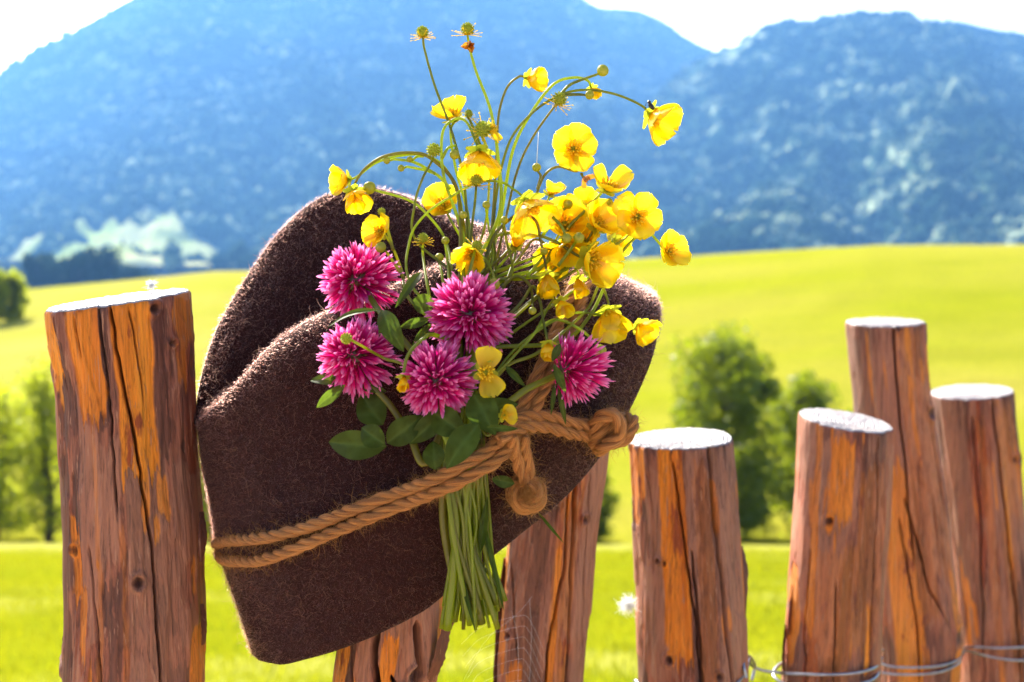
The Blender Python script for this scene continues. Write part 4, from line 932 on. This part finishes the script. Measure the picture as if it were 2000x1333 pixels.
# --- the thick cluster at the brim side
stalk('buttercup seen from behind between the upward opening blossom and the big bell', ('F', 1142, 402, 34, (-.1, .5, -.6), 62, -.006, 5), [(1120, 430), (1070, 500)], [(('B', 1109, 398, 10, (-.5, .7, .4), 0, .006, 5), [(1098, 412), (1060, 460)])])
stalk('large cupped buttercup low in the cluster beside the big bell', ('F', 1106, 432, 44, (.3, .4, .8), 52, .004, 5), [(1085, 470), (1040, 540)])
stalk('yellow buttercup in the cluster under the upward opening blossom', ('F', 1172, 436, 38, (.5, .35, .7), 60, .010, 5), [(1150, 465), (1100, 530)], [(('B', 1107, 466, 10, (.2, -.3, .9), 0, .030, 5), [(1098, 445, .028), (1080, 425, .024)]), (('B', 1131, 465, 11, (.2, -.1, 1), 0, .030, 5), [(1120, 480, .02), (1090, 520)])])
stalk('big buttercup with pointed petals at the lower side of the cluster', ('F', 1160, 510, 50, (.62, -.25, .65), 60, .018, 5), [(1125, 498), (1080, 470), (1020, 455), (960, 470)])
stalk('buttercup hidden low behind the pointed petal blossom', ('F', 1108, 490, 36, (.1, -.5, .75), 50, .008, 5), [(1095, 470), (1050, 500)], [(('B', 1063, 491, 8, (.4, .6, .6), 0, .014, 5), [(1058, 505), (1030, 540)])])
stalk('closed yellow buttercup cup hanging over the rope', ('C', 1070, 556, 29, (.05, -.85, .5), 32, .022, 5), [(1066, 520), (1056, 470), (1045, 430), (1010, 420), (960, 470)], [(('B', 1040, 608, 8, (0, -1, .3), 0, .020, 5), [(1040, 595), (1036, 560), (1010, 540), (980, 560)])])
stalk('small closed buttercup touching the cup blossom over the rope', ('C', 1100, 600, 22, (.3, -.7, .6), 34, .018, 5), [(1083, 585), (1068, 605), (1045, 650), (1000, 700)])
stalk('long yellow buttercup bell hanging in front of the hat brim', ('F', 1192, 628, 44, (.15, -.85, .5), 44, .012, 5), [(1188, 590), (1172, 556), (1150, 600), (1110, 640), (1050, 690), (985, 720)])
stalk('yellow buttercup lowest at the hat brim edge', ('F', 1256, 646, 32, (.45, -.62, .62), 46, .012, 5), [(1228, 638), (1180, 618), (1120, 612), (1060, 640), (990, 700)], [(('B', 1172, 686, 13, (.3, -.9, .3), 0, .012, 5), [(1165, 672), (1135, 645), (1090, 625), (1050, 640)])])
stalk('closed buttercup cup on a straight stalk above the lone clover', ('C', 1071, 686, 22, (0, -.85, .5), 30, .020, 5), [(1069, 664), (1060, 620), (1055, 590), (1040, 560), (1010, 600)])
stalk('round yellow closed buttercup hanging between the clover heads', ('C', 788, 750, 20, (0, -.8, .6), 24, .030, 5), [(788, 728, .030), (798, 692, .030), (825, 664, .026), (850, 655, .02)])
stalk('buttercup with only two petals left beside the lowest clover', ('F', 948, 728, 44, (.1, 0, 1), 82, .028, (0, 2)), [(940, 750), (925, 800)])
stalk('orange yellow buttercup above the middle clover with bare stamens', ('F', 918, 503, 36, (-.15, -.6, .75), 50, .020, 5), [(912, 470), (905, 530), (905, 600)], [(('S', 932, 480, 20, (.4, .3, .8), 0, .030, 5), [(925, 500, .026), (915, 540)]), (('B', 965, 556, 12, (.1, -.9, .4), 0, .022, 5), [(963, 535), (945, 505), (930, 530)])])
stalk('green star shaped seed head lying on the pink clover by the hat crease', ('G', 676, 661, 18, (-.6, .2, .8), 0, .040, 5), [(705, 675, .036), (750, 700, .022), (800, 720)])
stalk('yellow green seed head in front of the hat beside upright stems', ('S', 826, 465, 20, (0, .9, .4), 0, .016, 5), [(826, 500), (835, 560), (850, 620)])
stalk('small two petalled yellow blossom caught at the rope crossing', ('F', 986, 812, 20, (.4, .1, .8), 60, .020, (0, 1)), [(970, 830), (950, 850)])
stalk('little green buttercup bud low among the upright stems', ('B', 858, 503, 9, (.1, .95, .3), 0, .014, 5), [(862, 530), (872, 580)])
stalk('yellow buttercup squeezed in above the closed cup blossom', ('F', 1082, 506, 38, (-.2, -.35, .85), 58, .002, 5), [(1070, 480), (1040, 470), (1000, 520)])
stalk('small lemon buttercup between the big bell and the cluster', ('F', 1078, 372, 26, (.3, .7, .3), 58, -.008, (0, 1, 2)), [(1068, 395), (1040, 450)])
stalk('yellow buttercup in the cluster with petals folded up', ('F', 1140, 462, 40, (-.2, .55, .75), 46, .004, 5), [(1120, 500), (1070, 560)])
stalk('lemon buttercup at the outer cluster edge under the green centred one', ('F', 1205, 468, 34, (.5, .1, -.5), 64, -.004, 5), [(1185, 490), (1130, 560)])
stalk('cupped buttercup half hidden in the stems over the hat edge', ('C', 1010, 470, 22, (.2, .6, .6), 34, .006, 5), [(1005, 500), (985, 560)])
stalk('drooping buttercup between the cup blossom and the pointed petal one', ('C', 1132, 560, 24, (.2, -.8, .5), 34, .006, 5), [(1128, 530), (1105, 505), (1060, 540)])
# bare stems that only show in the bunch
for q, (x, y) in enumerate([(905, 420), (950, 400), (985, 430), (870, 470)]):
    stalk(['upright green bud stalk between the bell blossoms', 'tall green bud stalk in the middle of the bunch', 'green bud stalk leaning against the big bell blossom', 'short green bud stalk beside the hat top'][q], ('B', x, y, 8, (.1, .9, .3), 0, .016, 5), [(x + 4, y + 40), (x + 12, y + 110)])

# --- red clover
def floret(mb, c, d, L_, wd, ben, r):
    side = d.cross(Vector((r.random() - .5, r.random() - .5, r.random() - .5))).normalized(); nrm = side.cross(d).normalized()
    prof = [(0, .20), (.35, .26), (.62, .50), (.82, .62), (.94, .42), (1.0, .08)]; V = []; A = []
    for t, w_ in prof:
        p = c + d * (L_ * t) + nrm * (ben * L_ * t * t)
        for s, h in ((-1, .35), (-.45, 0), (.45, 0), (1, .35)):
            V.append(tuple(p + side * (w_ * wd * s * .5) + nrm * (h * w_ * wd * .9))); A.append(t)
    f = [(i * 4 + j, i * 4 + j + 1, i * 4 + j + 5, i * 4 + j + 4) for i in range(5) for j in range(3)]
    mb.add(V, f, A)
    # the two short wings under the banner
    for s in (-1, 1):
        q = c + d * (L_ * .55) - nrm * wd * .15; e_ = q + d * (L_ * .30) + side * (s * wd * .25) - nrm * wd * .1
        mb.add([tuple(q - side * wd * .12), tuple(q + side * wd * .12), tuple(e_ + side * wd * .1), tuple(e_ - side * wd * .1)], [(0, 1, 2, 3)], [.5, .5, .8, .8])
def leaf_obj(e, b, t, wd, d_off, roll=0.0, fold=0.25, bend=0.12, name='leaf', pt=None):
    """a leaflet from pixel b to pixel t; wd: pixel width"""
    B = pt[0] if pt else P(b[0], b[1], depth_at(b[0], b[1], d_off)); T_ = pt[1] if pt else P(t[0], t[1], depth_at(t[0], t[1], d_off))
    ax = (T_ - B); L_ = ax.length; ax.normalize(); sd_ = ax.cross(FWD).normalized(); nr = sd_.cross(ax).normalized()
    rot = Quaternion(ax, roll); sd_ = rot @ sd_; nr = rot @ nr
    if nr.dot(FWD) > 0: nr = -nr
    w_ = wd * 0.88 * (.57 / F); nu, nv = 9, 12; V = []; A = []; rs = random.Random(int(b[0] * 7 + b[1]))
    wav = rs.random() * 6
    for i in range(nv):
        s = i / (nv - 1); hw = w_ * .5 * max(.03, math.sin(math.pi * min(1, s ** .85 * 1.0)) ** .80) * (1 if s < .97 else .5)
        for j in range(nu):
            q = (j / (nu - 1) - .5) * 2
            V.append(tuple(B + ax * (L_ * s) + sd_ * (q * hw) + nr * (fold * hw * abs(q) + bend * L_ * math.sin(math.pi * s) + .04 * hw * math.sin(wav + s * 9 + q * 2))))
            mid = math.exp(-(q / .10) ** 2); vein = .35 * max(0, math.sin((s - abs(q) * .22) * 46)) ** 6 * (1 - abs(q)); chev = .40 * math.exp(-((s - .38 - .16 * abs(q)) / .07) ** 2)
            A.append(min(1, max(.7 * mid, vein, chev)))
    f = [(i * nu + j, i * nu + j + 1, (i + 1) * nu + j + 1, (i + 1) * nu + j) for i in range(nv - 1) for j in range(nu - 1)]
    return obj(name, mesh(name, V, f, M['leaf'], True, {'vein': A}), e)
def clover(label, x, y, r, face, way, leaves, seed, dep, nfl=290, side=False):
    NSTEM[0] += 1; i = NSTEM[0]; rn = random.Random(seed)
    e = thing('clover', P(912, 1200, .562), label, 'flower', 'pink clovers in the bunch')
    d = depth_at(x, y, dep); Rr = r * d / F; n = cdir(*face); c = P(x, y, d) - n * Rr * (.45 if not side else .35); B = basis(n)
    mb = MB()
    for q in range(nfl):
        t = (q + .5) / nfl; th = R(8 + (118 if not side else 74) * t ** .62) ; a = q * 2.39996 + rn.uniform(-.2, .2)
        dv = Vector((math.sin(th) * math.cos(a), math.sin(th) * math.sin(a), math.cos(th)))
        dv = (B.to_3x3() @ dv).normalized(); dv = (dv + Vector((rn.uniform(-.13, .13) for _ in range(3)))).normalized()
        L_ = Rr * (0.52 + 0.52 * t ** .5) * rn.uniform(.88, 1.12)
        if side: L_ = Rr * rn.uniform(1.3, 1.65) * (1 - .25 * t)
        floret(mb, c + dv * Rr * .08 + n * Rr * (.30 * (1 - t)), dv, L_, Rr * rn.uniform(.13, .19), -.16 * rn.random(), rn)
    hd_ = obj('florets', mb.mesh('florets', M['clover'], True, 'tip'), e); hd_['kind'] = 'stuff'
    mc = MB(); mc.add(*ball(c + n * Rr * .1, Rr * .30, 10, 7, (1, 1, 1.2), n))
    for q in range(26):
        a = q * 2.4; th = R(20 + 80 * q / 26); dv = B.to_3x3() @ Vector((math.sin(th) * math.cos(a), math.sin(th) * math.sin(a), math.cos(th)))
        mc.add(*tube([c + n * Rr * .1 + dv * Rr * .2, c + n * Rr * .1 + dv * Rr * .5], [Rr * .045, Rr * .006], 5))
    obj('calyx', mc.mesh('calyx', M['calyx']), e)
    base = c - n * Rr * .2
    pts = [base] + [P(w_[0], w_[1], depth_at(w_[0], w_[1], w_[2] if len(w_) > 2 else dep * .5)) for w_ in way] + lower(x, i, way[-1][1])
    stem_obj(e, pts, .0013, .0019)
    for lf in leaves:
        lo = leaf_obj(e, *lf[:4], **(lf[4] if len(lf) > 4 else {}))
        
    return e
clover('large pink clover head in front of the hat dent, highest of the clovers', 682, 541, 80, (-.45, .28, .85), [(735, 600), (775, 650, .016), (830, 720, .012)],
       [((772, 602), (824, 532), 20, .030, {'fold': .5}), ((742, 606), (640, 640), 18, .036, {'roll': .9}), ((745, 606), (789, 688), 44, .028), ((752, 610), (740, 660), 12, .018)], 1, .020)
clover('biggest bright pink clover head in the middle of the bunch', 918, 612, 86, (.05, .1, 1), [(925, 690), (920, 750)],
       [((838, 624), (780, 640), 22, .018), ((850, 600), (805, 588), 44, .016), ((842, 632), (800, 690), 20, .012)], 2, .022, 330)
clover('pale pink clover head with a green seed head lying on it', 676, 688, 77, (-.5, .35, .8), [(720, 745, .012), (760, 790, .012), (800, 850, .010), (830, 905, .008)],
       [((670, 748), (606, 744), 26, .016, {'roll': .5}), ((674, 752), (618, 797), 26, .018), ((700, 750), (755, 765), 22, .012), ((748, 830), (705, 770), 66, .008), ((755, 872), (642, 864), 62, .016), ((752, 868), (706, 836), 50, .022), ((756, 866), (826, 812), 56, .016)], 3, .020)
clover('magenta clover head lowest in the bunch above the leaves', 850, 746, 78, (.0, -.05, 1), [(860, 820, .016), (880, 870, .012)],
       [((846, 806), (912, 850), 62, .018), ((872, 800), (800, 868), 46, .014), ((925, 770), (968, 850), 66, .022), ((940, 800), (1012, 790), 40, .018), ((935, 828), (872, 916), 60, .026, {'roll': .25}), ((850, 918), (846, 862), 46, .012), ((960, 935), (1005, 945), 26, .006), ((950, 835), (1012, 838), 14, .030)], 4, .026)
clover('pink clover seen side on, alone in front of the hat brim', 1112, 722, 58, (.82, .1, .45), [(1082, 735), (1030, 760), (985, 790)],
       [((1078, 706), (1094, 672), 18, .026), ((1082, 712), (1105, 768), 18, .030), ((1084, 748), (1076, 812), 10, .016), ((1090, 756), (1105, 830), 12, .016), ((988, 716), (1026, 756), 15, .020)], 5, .012, 170, True)
# loose grass blades in the bunch
for q, (lb, b, t, wd) in enumerate([('thin grass blade sticking out below the rope end knot', (1050, 1000), (1102, 1062), 7), ('narrow grass blade hanging lowest among the cut stems', (880, 1040), (930, 1240), 11),
        ('pointed grass blade curving past the cut stems on the post side', (940, 1000), (985, 1195), 12), ('brownish leaf blade among the cut stems', (938, 1080), (952, 970), 18)]):
    g = thing('grass_blade', P(*b, .565), lb, 'grass blade', 'grass blades in the bunch')
    dd = .552 if q else (hat_d(1055, 1005) or .57) - .004
    leaf_obj(g, b, t, wd, 0, fold=.5, bend=.03, name='blade', pt=(P(b[0], b[1], dd), P(t[0], t[1], dd - .004)))
# insect on the farthest blossom
bd = depth_at(1270, 196, .002); bg_ = thing('small_insect', P(1272, 212, bd), 'tiny dark brown insect sitting on the farthest buttercup', 'insect')
mb = MB(); mb.add(*ball(P(1272, 208, bd), .0014, 10, 7, (1, .8, 1.5), cdir(.5, -.8, .2))); mb.add(*ball(P(1268, 200, bd), .0009, 8, 6)); obj('body', mb.mesh('body', M['bug']), bg_)
for q in range(6):
    s = -1 if q % 2 else 1; y = 203 + 4 * (q // 2); mb = MB(); mb.add(*tube([P(1270, y, bd), P(1270 + s * 8, y - 2, bd - .001), P(1270 + s * 10, y + 5, bd + .001)], .00012, 4)); obj('leg', mb.mesh('leg', M['bug']), bg_)

# ------------------------------------------------------------------ wire, fluff and spider silk
wire = thing('fence_wire', P(1600, 1310, .93), 'bent grey steel wire wrapped round the lower fence posts', 'wire')
def wr(pts, r=.0011):
    V, f = tube(crom([P(*p) for p in pts], 8 * len(pts)), r, 8); obj('strand', mesh('strand', V, f, M['wire']), wire)
wr([(1236, 1345, .85), (1242, 1330, .835), (1262, 1352, .823), (1340, 1372, .821), (1420, 1350, .826), (1455, 1315, .845), (1462, 1290, .862), (1464, 1286, .885), (1468, 1300, .90), (1490, 1310, .905), (1520, 1314, .91), (1540, 1316, .918), (1600, 1318, .912), (1660, 1316, .912), (1700, 1308, .918), (1716, 1298, .935), (1722, 1285, .96)])
wr([(1540, 1290, .96), (1518, 1302, .94), (1512, 1322, .925), (1545, 1340, .915), (1620, 1345, .910), (1700, 1330, .916), (1718, 1305, .94), (1716, 1275, .96), (1724, 1270, 1.05)])
wr([(1708, 1290, 1.08), (1740, 1302, 1.082), (1790, 1304, 1.080), (1840, 1300, 1.083), (1872, 1288, 1.10), (1880, 1268, 1.14), (1900, 1264, 1.185), (1950, 1266, 1.181), (2010, 1264, 1.185), (2060, 1262, 1.22)])
wr([(1706, 1312, 1.082), (1760, 1318, 1.080), (1830, 1314, 1.083), (1872, 1296, 1.10), (1884, 1272, 1.15), (1920, 1280, 1.180), (1980, 1290, 1.180), (2050, 1288, 1.2)])
wr([(1468, 1330, .90), (1474, 1300, .90), (1462, 1282, .872), (1452, 1296, .842), (1458, 1325, .838)])
def fluff(label, x, y, r, d, seed, n=500):
    e = thing('seed_fluff', P(x, y + r, d), label, 'fluff'); q = np.random.default_rng(seed)
    p = np.array(P(x, y, d)); dr = q.normal(size=(n, 3)); dr /= np.linalg.norm(dr, axis=1)[:, None]; R_ = r * d / F
    s = p + dr * R_ * q.random((n, 1)) * .8; t = q.normal(size=(n, 3)) * R_ * .5
    hair('fibres', np.stack([s, s + t * .5 + q.normal(size=(n, 3)) * R_ * .15, s + t], 1), np.array([.00008, .00008, .00005]), M['fluff'], e)
fluff('white seed fluff caught on the side of the post with the broad orange stripe', 1227, 1182, 17, .845, 3, 380)
fluff('tiny white fluff on the cut top of the thick orange post', 295, 556, 9, .66, 4, 220)
web = thing('spider_web', P(1000, 1333, .70), 'torn spider web strung across the dark split post', 'spider web')
def thread(pts, r=.000035, name='thread'):
    V, f = tube(crom([P(*p) for p in pts], 3 * len(pts)), r, 4); obj(name, mesh(name, V, f, M['web']), web)
for q in range(8):
    y = 1200 + q * 22
    thread([(900 + q * 4, y + 60, .70), (940, y + 25, .71), (1010, y + 4 - q, .725), (1034 - q, y + 10, .735), (1062 - q, y + 70, .745)])
thread([(1000, 1195, .725), (1012, 1260, .725), (1010, 1400, .725)]); thread([(1034, 1170, .735), (1038, 1250, .735), (1030, 1400, .735)])
thread([(905, 1330, .70), (950, 1250, .71), (1010, 1200, .725), (1040, 1165, .735)])
silk = thing('silk_thread', P(1048, 320, .59), 'fine spider silk thread hanging above a small bud', 'spider silk')
V, f = tube([P(1052, 258, .59), P(1050, 290, .59), P(1048, 322, .59)], .00014, 4); obj('thread', mesh('thread', V, f, M['web']), silk)
